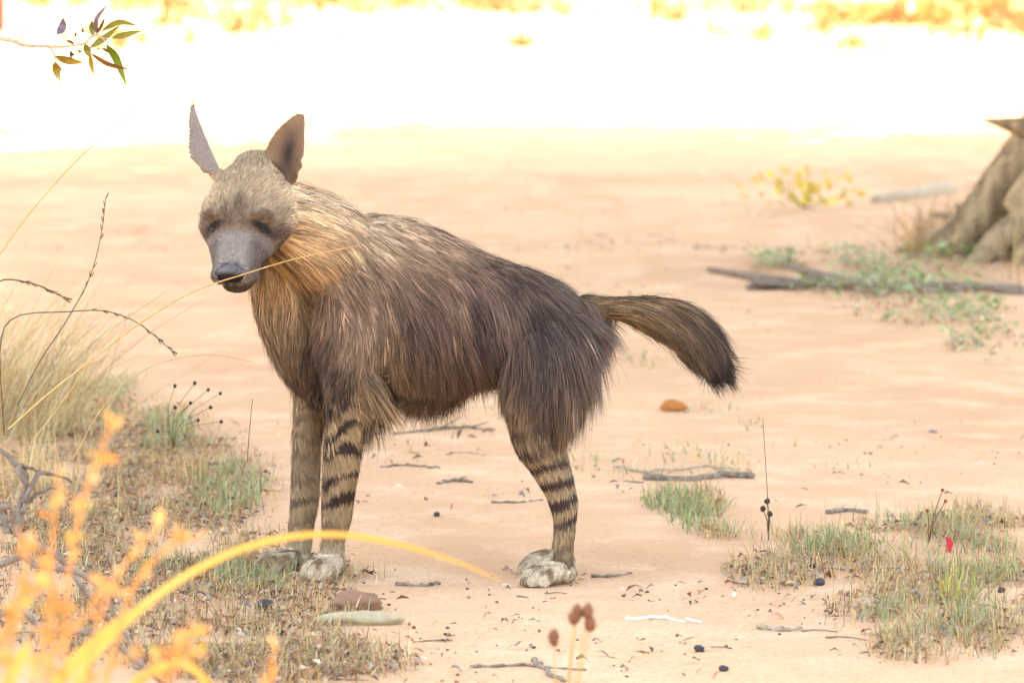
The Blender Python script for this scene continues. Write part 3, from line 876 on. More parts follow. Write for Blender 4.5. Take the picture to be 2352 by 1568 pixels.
LEFT = [(120, 930, 170, 90, .5), (300, 1010, 200, 90, .9), (440, 1110, 200, 110, 1.2), (330, 1250, 330, 120, 1.6), (600, 1330, 260, 60, .7), (420, 1440, 430, 110, 1.8), (620, 1530, 330, 60, 1.2), (150, 1160, 190, 160, 1.0), (-260, 1050, 300, 160, .9), (-350, 1350, 420, 200, 1.3)]
RIGHT = [(1600, 1165, 110, 40, .5), (1720, 1235, 120, 40, .6), (1900, 1265, 200, 60, 1.0), (2120, 1290, 230, 90, 1.4), (2260, 1400, 130, 120, 1.0), (2080, 1420, 190, 70, .8), (1780, 1330, 130, 40, .35), (2150, 1500, 160, 40, .5), (2230, 1220, 130, 50, .6), (2560, 1330, 250, 130, 1.2)]
MID = [(1790, 612, 90, 22, .8), (2000, 650, 200, 50, 1.3), (2220, 630, 150, 50, 1.2), (2130, 720, 220, 40, .8), (2270, 800, 110, 40, .5), (2000, 600, 180, 26, .5)]
SPARSE = [(1420, 850, 110, 60, 1), (1640, 970, 120, 40, .5), (1520, 1060, 250, 50, .6), (900, 1000, 250, 50, .3), (1800, 1060, 250, 60, .5), (250, 560, 180, 40, .3), (1550, 520, 300, 60, .6)]
o = link('dry_grass', blades('dry_grass', sample_ellipses(LEFT, 18000, g4, .26), .04, .0026, [STRAW, STRAW2, DRYB, GREYG, DRYB], g4, .6)); tag(o, 'short dry straw grass along the shaded verge', 'grass', kind='stuff')
o = link('green_grass', blades('green_grass', np.vstack([sample_ellipses([(520, 1130, 90, 70, 1), (380, 1000, 70, 50, .8), (250, 880, 90, 60, .7), (520, 1340, 150, 40, .9), (420, 1290, 140, 60, .6), (700, 1330, 110, 30, .5), (120, 880, 80, 50, .5)], 2600, g4),
     sample_ellipses([(1545, 1165, 80, 30, .35), (1640, 1210, 110, 34, .7), (1730, 1245, 80, 30, .8), (1900, 1260, 120, 40, .7), (2100, 1260, 160, 60, 1), (2250, 1330, 120, 80, .9), (2130, 1440, 160, 50, .7)], 3600, g4, .42)]), .045, .0032, [GREEN, GREEN2, GREYG, GREYG], g4, .45)); tag(o, 'sparse pale green grass sprouting on the verges', 'grass', kind='stuff')
o = link('straw_grass', blades('straw_grass', sample_ellipses(RIGHT, 9000, g4, .36), .042, .0024, [STRAW, DRYB, GREYG, STRAW2], g4, .5)); tag(o, 'thin straw grass patch beside the worn path', 'grass', kind='stuff')
hp_ = np.vstack([sample_ellipses(MID, 2600, g4), sample_ellipses([(1790, 612, 80, 18, 1), (1960, 640, 90, 20, 1), (2080, 655, 100, 25, .8), (2240, 600, 90, 26, 1), (2210, 720, 120, 30, .6)], 2200, g4)])
hp_[:, 2] += g4.uniform(0, .05, len(hp_))
o = link('low_herbs', flakes('low_herbs', hp_, .028, [G(160, 190, 120), G(176, 200, 120), G(186, 206, 150), G(210, 200, 150)], g4, M_LEAF)); tag(o, 'low green herbs growing round the dead branch', 'herbs', kind='stuff')
o = link('sand_herbs', blades('sand_herbs', sample_ellipses(SPARSE, 900, g4, .6), .028, .004, [GREEN, GREEN2, STRAW, STRAW2], g4, .6)); tag(o, 'sparse tiny herbs and straw growing out of the sand', 'herbs', kind='stuff')
o = link('wispy_stems', blades('wispy_stems', np.vstack([sample_ellipses(RIGHT, 420, g4, .4), sample_ellipses(LEFT, 260, g4, .4)]), .10, .0017, [DRYB, STRAW, GREYG, G(150, 110, 84)], g4, .3)); tag(o, 'thin wispy stems standing above the verge grass', 'stems', kind='stuff')
o = link('root_straw', blades('root_straw', sample_ellipses([(2200, 560, 120, 40, 1), (2290, 520, 90, 60, 1), (2130, 590, 90, 20, .5), (2330, 600, 60, 40, .5)], 500, g4, .3), .2, .006, [STRAW, STRAW2, DRYB, DRYB], g4, .7)); tag(o, 'dry straw and rootlets round the foot of the old tree', 'straw', kind='stuff')
LIT = [G(150, 108, 86), G(184, 136, 106), G(210, 172, 144), G(168, 154, 148), G(230, 190, 140), G(206, 140, 104), G(126, 98, 86), G(228, 200, 176)]
o = link('leaf_litter', flakes('leaf_litter', np.vstack([sample_ellipses(LEFT, 11000, g4, .28), sample_ellipses(RIGHT, 4200, g4, .45), sample_ellipses(MID, 2400, g4, .42), sample_ellipses([(1176, 1450, 1300, 140, 1), (1400, 1050, 1100, 140, .7), (1300, 560, 1300, 200, .9), (2150, 560, 250, 60, .5), (500, 520, 300, 30, .2), (1500, 575, 350, 20, .3)], 1800, g4)]), .020, LIT, g4)); tag(o, 'scattered brown and grey leaf litter', 'litter', kind='stuff')
o = link('twig_litter', twiglets('twig_litter', np.vstack([sample_ellipses(LEFT, 150, g4), sample_ellipses(RIGHT, 90, g4), sample_ellipses([(1200, 1450, 900, 110, 1), (1300, 1060, 800, 130, .5), (1400, 600, 1000, 150, .4)], 70, g4)]), .055, .0018, g4)); tag(o, 'fine broken twigs strewn over the sand', 'twigs', kind='stuff')
def pebble(c, r, seed, seg=8, rings=6, flat=.7):
    g = np.random.default_rng(seed)
    v, q, t = ball(np.zeros(3), (1, 1, 1), (np.array([1., 0, 0]), np.array([0, 1., 0]), np.array([0, 0, 1.])), seg, rings)
    v = v * (1 + .5 * (vnoise(v * 1.6 + seed * 3.1, seed) - .5) + .22 * (vnoise(v * 4 + seed * 1.7, seed + 1) - .5))[:, None]
    return v * np.array(r if np.ndim(r) else [r, r, r * flat]) + np.array(c), q, t
pp = sample_ellipses([(1176, 1450, 1300, 140, 1), (1400, 1050, 1100, 140, .5), (1300, 600, 1300, 200, .4)], 520, g4)
grit_c = np.array([G(120, 90, 74), G(176, 130, 100), G(96, 80, 76)])
V, F = join([pebble(p + [0, 0, .001], .0022 + .003 * g4.random() ** 3, i, 6, 4) for i, p in enumerate(pp)])
o = link('grit', mesh_np('grit', V, F, np.repeat(np.array([G(120, 90, 74), G(176, 130, 100), G(96, 80, 76)])[g4.integers(3, size=len(pp))], 30, 0), M_STONE)); tag(o, 'tiny dark grit scattered over the sand', 'grit', kind='stuff')

# far side of the sunlit road: rough dry scrub
def far_pts(x0, x1, y0, y1, n, g, thr=.6):
    P = np.stack([g.uniform(x0, x1, n), g.uniform(y0, y1, n), np.zeros(n)], 1)
    keep = vnoise(P * np.array([1.6, .10, 1]), 9) + .25 * (g.random(n) - .5) > thr
    P = P[keep]; P[:, 2] = rut(P[:, 0], P[:, 1]); return P
g5 = np.random.default_rng(5)
FP = []
for k in range(330):
    Yc = g5.uniform(31, 64); xc = g5.uniform(-.5, .5) * 2.5 * (Yc + 12) / 12
    if Yc < 40 and g5.random() > .12 + .75 * sstep(1.0, 3.6, xc) + .2 * (xc < -1): continue
    m_ = g5.integers(12, 60); r_ = g5.uniform(.06, .3)
    q_ = np.stack([xc + g5.normal(0, r_, m_), Yc + g5.normal(0, r_ * 5, m_), np.zeros(m_)], 1)
    FP.append(q_)
FP = np.vstack(FP); FP[:, 2] = rut(FP[:, 0], FP[:, 1])
o = link('far_scrub', blades('far_scrub', FP, .15, .035, [G(150, 108, 60), G(164, 124, 70), G(130, 92, 52), G(180, 144, 84)], g5, .9)); tag(o, 'rough dry scrub grass beyond the sunlit road', 'scrub', kind='stuff')
def bush(name, c, r, n, cols, g, lw=.03, ll=.07, stems=7):
    root = empty(name, c)
    c = np.array(c, float)
    P = nrm(g.normal(size=(n, 3))) * (g.random((n, 1)) ** .5) * np.array(r) + c + np.array([0, 0, r[2] * .9])
    P[:, 2] = np.maximum(P[:, 2], c[2] + .02)
    d = nrm(P - c + g.normal(0, .5 * max(r), (n, 3)))
    t = np.array([0, .5, 1]); L = ll * g.uniform(.6, 1.4, n)
    pts = P[:, None] + d[:, None] * (L[:, None] * t[None])[..., None]
    wd = nrm(np.cross(d, g.normal(size=(n, 3))))
    wid = lw * g.uniform(.6, 1.3, (n, 1)) * np.array([[.4, 1, .1]])
    cc = np.array(cols)[g.integers(len(cols), size=n)] * np.exp(g.normal(0, .2, (n, 1)))
    adopt(link('foliage', ribbons('foliage', pts, wid, wd, np.repeat(np.clip(cc, 0, .8)[:, None], 3, 1), M_LEAF)), root)
    ps = []
    for k in range(stems):
        e = c + np.array([g.normal(0, .5) * r[0], g.normal(0, .5) * r[1], r[2] * g.uniform(.8, 1.6)])
        ps.append(stick([c, (c + e) / 2 + g.normal(0, .06, 3) * r, e], .0015 + .01 * r[2], .0012, 5, 7))
    adopt(link('stems', mesh_np('stems', *join(ps), None, M_STICK)), root)
    return root
for dx, Y, r, lab in ((720, 52, (1.6, .8, .3), 'low orange-brown bush, the widest beyond the sunlit road'), (2290, 36, (.7, .6, .26), 'tangled tan bush beyond the road, past the old tree'), (2050, 37, (.6, .4, .10), 'flat tan bush beyond the sunlit road beside the tangled one'), (1225, 53, (.15, .12, .25), 'small upright brown bush alone beyond the sunlit road')):
    x = (dx - 1176) / 2352 * 2.2 * (Y + 12) / 12
    tag(bush('far_bush', (x, Y, gz(x, Y)), r, int(380 * r[0] + 90), [G(226, 178, 110), G(214, 160, 96), G(190, 140, 84)], g5, .05, .12), lab, 'bush', 'bushes beyond the sunlit road')

# ------------------------------------------------------------------ fallen wood and stones, one by one
def fallen(name, pts, r0, r1, label, cat='stick', mat=M_STICK, group='sticks lying on the sand', lift=.6, wob=.004, seed=1, seg=8, twigs=()):
    r0 *= 1.15; r1 *= 1.15
    W = [on_gnd(a, b) for a, b in pts]
    W = np.array([[p.x, p.y, p.z + r0 * lift] for p in W])
    base = W.mean(0) * np.array([1, 1, 0])
    root = link(name, mesh_np(name, *join([stick(W, r0, r1, seg, 14, wob, seed)] + [stick([W[i] if i < len(W) else W[-1], (W[i] + np.array(q)) ], r1 * .9, r1 * .4, 5, 5) for i, q in twigs]), None, mat))
    return tag(root, label, cat, group)
fallen('fallen_stick', [(1482, 1104), (1580, 1106), (1650, 1098), (1730, 1100)], .0085, .007, 'longest dark grey stick on the sand, beside the green grass patch', seed=3, wob=.006)
fallen('fallen_stick', [(1742, 1449), (1790, 1455), (1842, 1452)], .006, .003, 'short pale brown stick lying on bare sand below the grass patch', mat=M_STICK_PALE, seed=4)
fallen('fallen_stick', [(1900, 1190), (1950, 1184), (1992, 1190)], .006, .005, 'knobbly grey stick half sunk at the back of the grass patch', seed=5)
fallen('fallen_stick', [(1006, 1116), (1045, 1110), (1084, 1114)], .004, .003, 'short dark twig on the sand between the front and hind legs', seed=6, twigs=((1, (.03, .01, .008)),))
fallen('fallen_stick', [(1130, 1161), (1190, 1160), (1246, 1155)], .003, .002, 'thin straight twig pointing at the hind leg', seed=7)
fallen('fallen_stick', [(876, 1074), (940, 1072), (1010, 1078)], .003, .002, 'thin reddish twig behind the striped front leg', seed=8)
fallen('fallen_stick', [(905, 998), (1010, 990), (1080, 988), (1135, 992)], .004, .003, 'long thin branch lying under the belly', seed=9, twigs=((1, (.06, .05, .03)), (2, (.05, -.04, .02))))
fallen('fallen_stick', [(912, 1343), (960, 1346), (1010, 1342)], .0045, .003, 'grey-brown twig on the sand just below the arching yellow blade', seed=10)
fallen('fallen_stick', [(1225, 1525), (1258, 1548), (1295, 1575)], .005, .004, 'dark twig slanting beside the brown seed heads', seed=11)
fallen('fallen_stick', [(1080, 1540), (1200, 1536), (1345, 1545)], .0035, .002, 'long thin twig lying across the foot of the seed heads', seed=12)
fallen('fallen_stick', [(2205, 1418), (2240, 1408), (2270, 1400)], .005, .004, 'short grey stick among dry grass by a yellow tuft', seed=13, mat=M_STICK_PALE)
fallen('fallen_stick', [(1360, 1326), (1400, 1328), (1450, 1320)], .003, .002, 'thin dark twig on the sand behind the hind paw', seed=14)
fallen('fallen_stick', [(1700, 1312), (1740, 1308), (1790, 1304)], .004, .003, 'pale twig leaning into the near edge of the grass patch', mat=M_STICK_PALE, seed=15)
fallen('fallen_stick', [(1410, 1078), (1500, 1088), (1620, 1076), (1700, 1084)], .004, .002, 'long orange-brown stem curving behind the dark grey stick', mat=M_STICK_PALE, seed=16, lift=1.6)
fallen('white_sliver', [(1438, 1434), (1520, 1433), (1610, 1438)], .0035, .0025, 'thin white bleached sliver on the bare sand', mat=mat_wood('white_material', (.7, .68, .64), (.8, .78, .74), (50, 50, 50)), seed=17)
fallen('fallen_branch', [(1720, 655), (1850, 650), (2000, 662), (2140, 668), (2240, 655), (2340, 672)], 0.014, .024, 'long dark forked branch lying among green herbs', 'branch', group=None, seed=18, wob=.02, seg=10, twigs=((1, (-.35, .15, .05)), (2, (-.3, .22, .07)), (3, (-.3, -.14, .04)), (2, (.3, -.12, .03)), (4, (-.2, -.15, .02)), (1, (-.2, -.16, .03))))
fallen('fallen_log', [(2010, 470), (2090, 458), (2180, 438)], .020, .038, 'smooth pale log lying beside the old tree', 'log', M_STICK_PALE, None, .5, .004, 19, 14)
fallen('fallen_branch', [(2180, 560), (2260, 520), (2352, 500)], .02, .03, 'brown branch leaning along the foot of the old tree', 'branch', M_STICK, None, .6, .02, 20, 8, twigs=((1, (-.2, .1, .02)), (2, (-.3, -.1, .03))))

def stone(name, dx, dy, r, col, label, seed, cat='stone', group=None, sink=.25):
    p = on_gnd(dx, dy)
    v, q, t = pebble((p.x, p.y, p.z + r[2] * (1 - 2 * sink)), r, seed, 22, 16)
    return tag(link(name, mesh_np(name, *join([(v, q, t)]), np.repeat(col[None], len(v), 0), M_STONE)), label, cat, group)
stone('stone', 1546, 945, (.040, .03, .02), G(226, 140, 80), 'orange stone on the sand beneath the tail tip', 3)
stone('stone', 820, 1408, (.06, .035, .024), G(176, 132, 108), 'brown rock behind the pale rock in the litter', 4)
stone('stone', 822, 1446, (.085, .03, .018), G(214, 196, 160), 'long pale rock half buried in leaf litter', 5)
for k, (dx, dy, r, lab) in enumerate(((1882, 1354, .011, 'round dark seed pod at the edge of the grass patch'), (1003, 1194, .007, 'small dark seed pod on sand between the legs'), (608, 1410, .017, 'large black seed pod in the leaf litter'), (1606, 1503, .009, 'dark grey pebble-like pod on bare sand below the white sliver'), (1662, 1548, .008, 'grey pod beside the dark pebble-like pod'), (2300, 1372, .008, 'dull grey seed pod deep in the dry grass patch'))):
    stone('seed_pod', dx, dy, (r * 1.15, r, r * .8), G(92, 84, 88), lab, 20 + k, 'seed pod', 'fallen seed pods', .1)
p = on_gnd(2178, 1280)
t = np.array([0, .5, 1])
o = link('red_scrap', ribbons('red_scrap', np.array([[[p.x, p.y, p.z], [p.x + .004, p.y, p.z + .02], [p.x - .002, p.y - .004, p.z + .036]]]), np.array([[.012, .016, .01]]), np.array([[1., .3, 0]]), np.repeat(G(255, 80, 90)[None, None], 3, 1), M_LITTER, False)); tag(o, 'small red scrap caught in the grass patch', 'litter')

# ------------------------------------------------------------------ single grass stems and weeds
def stem(name, pts, r0, r1, label, mat, group=None, cat='grass stem', seeds=0, seed=1, Y=None):
    """pts (dx, dy, Y)"""
    W = [np.array(at(a, b, c)) for a, b, c in pts]
    C = spline(W, 24)
    parts = [tube(C, np.linspace(r0, r1, 24), np.linspace(r0, r1, 24), np.array([0, 1.0, 0]), 5)]
    g = np.random.default_rng(seed)
    for k in range(seeds):
        i = 23 - g.integers(0, 12)
        d = nrm(C[min(i + 1, 23)] - C[i - 1]); s = g.normal(0, 1, 3); s = nrm(s - d * (s @ d))
        a = C[i]; b = a + d * .012 + s * .005
        parts.append(stick([a, (a + b) / 2 + s * .001, b], .0014, .0006, 4, 4))
    return tag(link(name, mesh_np(name, *join(parts), None, mat)), label, cat, group)
M_STRAW = mat_wood('straw_material', tuple(G(220, 170, 90)), tuple(G(245, 210, 150)), (90, 90, 30), .6, .1)
M_DARKSTEM = mat_wood('dark_stem_material', tuple(G(90, 70, 60)), tuple(G(150, 116, 86)), (120, 120, 60), .8, .2)
stem('grass_stem', [(20, 985, -.4), (110, 905, -.36), (200, 835, -.32), (322, 742, -.28), (441, 671, -.25), (560, 630, -.24), (680, 594, -.24), (820, 565, -.24)], .0022, .0012, "long straw stem crossing in front of the hyena's muzzle", M_STRAW)
stem('grass_stem', [(10, 1000, -.1), (0, 800, -.1), (35, 728, -.1), (150, 716, -.1), (240, 714, -.1), (310, 738, -.1), (360, 775, -.1), (395, 806, -.1)], .0016, .001, 'arching straw stem with tiny dark seeds drooping toward the chest', M_DARKSTEM, seeds=26)
stem('grass_stem', [(-60, 900, .1), (-40, 700, .1), (0, 645, .1), (70, 650, .1), (115, 668, .1), (152, 686, .1)], .0024, .0012, 'short dark seeded stem bowing out of the straw tuft', M_DARKSTEM, seeds=20, seed=2)
stem('grass_stem', [(40, 930, 0), (90, 832, 0), (150, 740, 0), (205, 640, 0), (232, 540, 0), (243, 455, 0)], .0015, .0008, 'tall upright stem with a dark narrow seed head above the tuft', M_DARKSTEM, seeds=18, seed=3)
stem('grass_stem', [(-40, 640, .3), (60, 500, .3), (160, 385, .3), (230, 320, .3), (335, 225, .3)], .0018, .0008, 'tallest pale stem, leaning up toward the narrow-leaved twig', M_STRAW)
stem('grass_stem', [(70, 1020, -.2), (160, 900, -.2), (245, 770, -.2), (380, 670, -.2)], .0014, .0008, 'faint pale stem slanting behind the long straw stem', M_STRAW, seed=4)
stem('grass_stem', [(170, 1050, .0), (240, 930, .0), (340, 845, .0), (470, 815, .0), (580, 830, .0)], .0012, .0007, 'low arching straw stem ending near the chest', M_STRAW, seed=5)
stem('grass_stem', [(568, 1060, .3), (572, 1000, .3), (580, 915, .3)], .0011, .0007, 'short reddish upright stem in front of the chest', M_DARKSTEM, seed=6)
stem('grass_stem', [(1765, 1180, -.1), (1760, 1090, -.1), (1752, 960, -.1)], .0010, .0006, 'lone thin upright stem near the dark grey stick', M_DARKSTEM, seed=7)
# straw tuft at the edge of the track
gt = np.random.default_rng(77)
tp = np.array(on_gnd(-10, 1000))
n = 650
P = tp + gt.normal(0, 1, (n, 3)) * np.array([.14, .12, 0]); P[:, 2] = rut(P[:, 0], P[:, 1])
az = gt.normal(.1, .55, n)
hh = gt.uniform(.16, .55, n)
t = np.linspace(0, 1, 6)
d = np.stack([np.sin(az) * .75 + .12, gt.normal(0, .25, n), np.cos(az)], 1)
pts = P[:, None] + d[:, None] * (hh[:, None] * t[None])[..., None]
pts[..., 0] += (hh * gt.uniform(-.1, .5, n))[:, None] * (t ** 2)[None]
pts[..., 2] -= (hh * gt.uniform(0, .4, n))[:, None] * (t ** 2.5)[None]
wd = np.repeat(np.array([[1., .3, 0]]), n, 0)
cols = np.array([G(255, 240, 200), G(248, 222, 164), G(230, 190, 130), G(190, 168, 126)])[gt.integers(4, size=n)]
o = link('straw_tuft', ribbons('straw_tuft', pts, (gt.uniform(.0016, .0034, n))[:, None] * np.array([[1, 1, .9, .8, .6, .1]]), wd, np.repeat(cols[:, None], 6, 1), M_GRASS)); tag(o, 'tall tuft of dry straw grass beside the dead shrub', 'grass tuft')
for dx, dy, n, h, c, lab in ((2195, 1395, 26, .10, [G(226, 210, 110), G(200, 200, 110)], 'small upright yellow-green grass tuft in the grass patch'), (430, 1110, 90, .10, [STRAW, DRYB, STRAW2], 'bleached dry tuft behind the green sprouts on the verge'), (90, 1130, 140, .16, [STRAW, STRAW2, G(250, 224, 170)], 'dense low straw tuft round the foot of the dead shrub')):
    b = np.array(on_gnd(dx, dy)); P = b + gt.normal(0, 1, (n, 3)) * np.array([.02, .02, 0]) * (1 if n < 50 else 3); P[:, 2] = rut(P[:, 0], P[:, 1])
    tag(link('grass_tuft', blades('grass_tuft', P, h, .0024, c, gt, .3)), lab, 'grass tuft')
# seed-head weeds
def weed(name, base, heads, label, r=.0009, hr=.0045, cat='weed', group=None, mat=None, hcol=G(92, 70, 66), Y=None, hstretch=1.0):
    B = np.array(base)
    root = empty(name, B)
    for (a, b, y) in heads:
        e = np.array(at(a, b, y))
        m = (B + e) / 2 + np.array([(e[0] - B[0]) * -.15, 0, .01])
        adopt(link('stalk', mesh_np('stalk', *join([stick([B, m, e], r, r * .7, 5, 8)]), None, mat or M_DARKSTEM)), root)
        v, q, t = pebble(e, (hr, hr, hr * hstretch), int(a), 8, 6)
        adopt(link('seed_head', mesh_np('seed_head', *join([(v, q, t)]), np.repeat(hcol[None], len(v), 0), M_STONE)), root)
    return tag(root, label, cat, group)
weed('seed_weed', on_gnd(400, 1030), [(402, 886, .85), (402, 935, .85), (447, 880, .87), (438, 925, .87), (478, 895, .86), (484, 935, .86)], 'spindly weed with dark round seed heads by the green sprouts')
weed('seed_weed', on_gnd(425, 1010), [(506, 903, .95), (455, 965, .9), (508, 968, .95), (362, 990, .9)], 'slanting weed with one dark seed head apart from the others')
p = on_gnd(1560, 1560)
weed('foreground_weed', (at(1285, 1600, -3.2).x, -3.2, 0), [(1272, 1462, -3.2), (1325, 1405, -3.2), (1350, 1402, -3.2), (1356, 1432, -3.2), (1318, 1418, -3.2)], 'blurred pale weed with brown seed heads standing alone in front of the track', .0018, .0095, mat=M_STRAW, hcol=G(150, 104, 78), hstretch=1.4)
weed('seed_weed', on_gnd(1765, 1250), [(1762, 1150, .55), (1768, 1180, .55), (1752, 1168, .55)], 'dead brown weed standing in the green grass patch', .0015, .007)
weed('seed_weed', on_gnd(2130, 1270), [(2165, 1125, .25), (2130, 1172, .25), (2172, 1150, .25)], 'thin forked weed with reddish tips in the dry grass patch', .0012, .004, hcol=G(170, 90, 70))
# yellow-leaved plant
yb = on_gnd(1850, 482)
o = bush('yellow_plant', (yb.x, yb.y, yb.z), (.30, .15, .09), 100, [G(255, 226, 60), G(250, 214, 90)], gt, .03, .04, 10); tag(o, 'bright yellow flowering plant beside the pale log', 'plant')

# dead shrub on the verge
def dead_shrub():
    base = np.array(on_gnd(40, 1230)); root = empty('dead_shrub', base); Y = base[1]
    for br in ([(40, 1232), (48, 1160), (62, 1100), (20, 1050), (-30, 1010)], [(55, 1150), (80, 1095), (115, 1088), (165, 1108)], [(62, 1110), (40, 1075), (60, 1072), (110, 1090)], [(50, 1175), (75, 1140), (105, 1125), (128, 1118)], [(20, 1230), (0, 1170), (-30, 1120)]):
        W = [np.array(at(a, b, Y + .02 * i)) for i, (a, b) in enumerate(br)]
        r = .011 if br[0][1] > 1200 else .0065
        adopt(link('branch', mesh_np('branch', *join([stick(W, r, r * .45, 8, 14, .003, int(br[0][0]))]), None, M_STICK)), root)
    return tag(root, 'twisted grey-brown dead shrub in the straw', 'shrub')
dead_shrub()
for pts, r, lab in (([(-20, 1165, -.9), (60, 1235, -.9), (150, 1290, -.9), (260, 1350, -.9)], .008, 'long grey dead branch slanting down in front of the dead shrub'), ([(-20, 1300, -1.6), (110, 1298, -1.6), (230, 1345, -1.6), (330, 1380, -1.6)], .008, 'grey dead branch lying below the slanting one'), ([(-20, 1410, -2.2), (120, 1440, -2.2), (260, 1470, -2.2), (480, 1500, -2.2)], .008, 'dark bare branch low among the sunlit shrub leaves')):
    C = [np.array(at(a, b, y)) for a, b, y in pts]
    C.insert(0, np.array([C[0][0] - .25, C[0][1] + .1, -.01]))
    C[-1][2] = max(gz(C[-1][0], C[-1][1]) + .004, C[-1][2] * .3)
    tag(link('dead_branch', mesh_np('dead_branch', *join([stick(C, r, r * .6, 8, 14, .006, 5)]), None, M_STICK)), lab, 'branch', 'dead branches on the verge')

# ------------------------------------------------------------------ sunlit foreground: arching grass blades and shrubs
def blade(name, pts, w, label, col, group=None):
    W = np.array([list(at(a, b, c)) for a, b, c in pts]); C = spline(W, 28)
    T = nrm(np.gradient(C, axis=0)); wd = nrm(np.cross(T, np.array([0.15, 1.0, .1])))
    ww = w * np.interp(np.linspace(0, 1, 28), [0, .15, .7, 1], [.9, 1, .75, .12])
    V = []
    for s, h in ((-.5, 0.0), (0, -.18), (.5, 0.0)):
        V.append(C + wd * (s * ww)[:, None] + np.array([0, 1, 0]) * (h * ww)[:, None])
    V = np.stack(V, 1).reshape(-1, 3)
    q = [(i * 3 + j, i * 3 + j + 1, i * 3 + j + 4, i * 3 + j + 3) for i in range(27) for j in range(2)]
    return tag(link(name, mesh_np(name, V, [np.array(q)], np.repeat(col[None], len(V), 0), M_GRASS)), label, 'grass blade', group)
YF = -4.3
GOLD = G(255, 205, 110)
blade('grass_blade', [(150, 1700, YF), (190, 1540, YF), (330, 1390, YF + .1), (480, 1292, YF + .2), (620, 1241, YF + .3), (760, 1226, YF + .4), (900, 1246, YF + .5), (1050, 1290, YF + .6), (1150, 1333, YF + .65)], .013, 'long arching golden blade bowing across in front of the paws', GOLD)
blade('grass_blade', [(-20, 1700, YF - .6), (30, 1540, YF - .6), (75, 1470, YF - .6)], .02, 'short broad pale blade standing upright below the shrub leaves', GOLD)
blade('grass_blade', [(70, 1750, YF - .4), (140, 1560, YF - .4), (260, 1440, YF - .4), (350, 1385, YF - .4)], .02, 'broad golden blade rising alongside the long arching one', GOLD)
blade('grass_blade', [(240, 1700, YF - .3), (320, 1560, YF - .3), (420, 1525, YF - .3), (480, 1580, YF - .3), (500, 1680, YF - .3)], .014, 'low hooped golden blade at the foot of the arching one', GOLD)
gs = np.random.default_rng(15)
def leafy_stem(name, pts, nleaf, w, label, cols, lsz):
    W = np.array([list(at(a, b, c)) for a, b, c in pts]); C = spline(W, 30)
    root = empty(name, C[0] * np.array([1, 1, 0]))
    C[0, 2] = min(C[0, 2], .0)
    adopt(link('stalk', mesh_np('stalk', *join([tube(C, np.linspace(w, w * .5, 30), np.linspace(w, w * .5, 30), np.array([0, 1., 0]), 6)]), np.repeat(cols[0][None], 36 * 6 + 2, 0), M_GRASS)), root)
    for k in range(nleaf):
        i = gs.integers(8, 30); a = C[i]
        d = nrm(np.array([gs.normal(0, .8), gs.normal(0, .5), gs.normal(.5, .6)])); L = lsz * gs.uniform(.6, 1.4)
        pt = np.stack([a, a + d * L * .5, a + d * L])[None]
        wd = nrm(np.cross(d, gs.normal(size=3)))[None]
        adopt(link('leaf', ribbons('leaf', pt, np.array([[.003, L * .5, .002]]), wd, np.repeat(cols[gs.integers(len(cols))][None, None], 3, 1), M_GRASS)), root)
    return tag(root, label, 'plant', 'sunlit leafy stalks on the verge')
OR = [G(250, 190, 120), G(255, 206, 140), G(236, 168, 96), G(226, 200, 110)]
Y2 = -5.2
for pts, nl, lab in (
    ([(130, 1900, Y2), (150, 1500, Y2), (160, 1300, Y2), (200, 1120, Y2), (262, 960, Y2)], 26, 'tallest orange leafy stalk rising past the dead shrub'),
    ([(110, 1900, Y2), (120, 1480, Y2), (118, 1290, Y2), (135, 1080, Y2)], 16, 'upright orange leafy stalk beside the tallest one'),
    ([(10, 1900, Y2), (20, 1500, Y2), (60, 1300, Y2), (50, 1230, Y2)], 20, 'bushy orange leafy stalk below the dead shrub'),
    ([(150, 1900, Y2), (220, 1460, Y2), (290, 1290, Y2), (360, 1215, Y2)], 9, 'slim curved leafy stalk ending in a single leaf tip'),
    ([(180, 1900, Y2), (280, 1420, Y2), (370, 1270, Y2), (470, 1225, Y2)], 14, 'curved leafy stalk reaching under the arching blade'),
    ([(250, 1900, Y2), (330, 1560, Y2), (430, 1480, Y2), (440, 1420, Y2)], 16, 'low leafy stalk with a cluster of pale leaves'),
    ([(60, 1900, Y2), (100, 1560, Y2), (210, 1400, Y2), (250, 1330, Y2)], 18, 'yellow-green leafy stalk crossing the broad golden blade'),
    ([(300, 1900, Y2), (360, 1620, Y2), (420, 1520, Y2), (480, 1500, Y2)], 12, 'short leafy stalk bending away over the litter'),
    ([(-40, 1900, Y2), (-10, 1560, Y2), (20, 1420, Y2), (70, 1350, Y2)], 24, 'dense leafy stalk beside the short broad pale blade'),
    ([(30, 1900, Y2), (70, 1600, Y2), (110, 1440, Y2), (120, 1380, Y2)], 24, 'straight leafy stalk between the broad golden blades'),
    ([(140, 1900, Y2), (170, 1640, Y2), (240, 1540, Y2), (330, 1500, Y2)], 18, 'drooping leafy stalk under the long arching blade'),
    ([(590, 1900, Y2), (610, 1640, Y2), (622, 1530, Y2), (632, 1490, Y2)], 10, 'small separate orange leafy stalk out in the litter')):
    leafy_stem('leafy_stalk', pts, nl, .0035, lab, OR, .022)

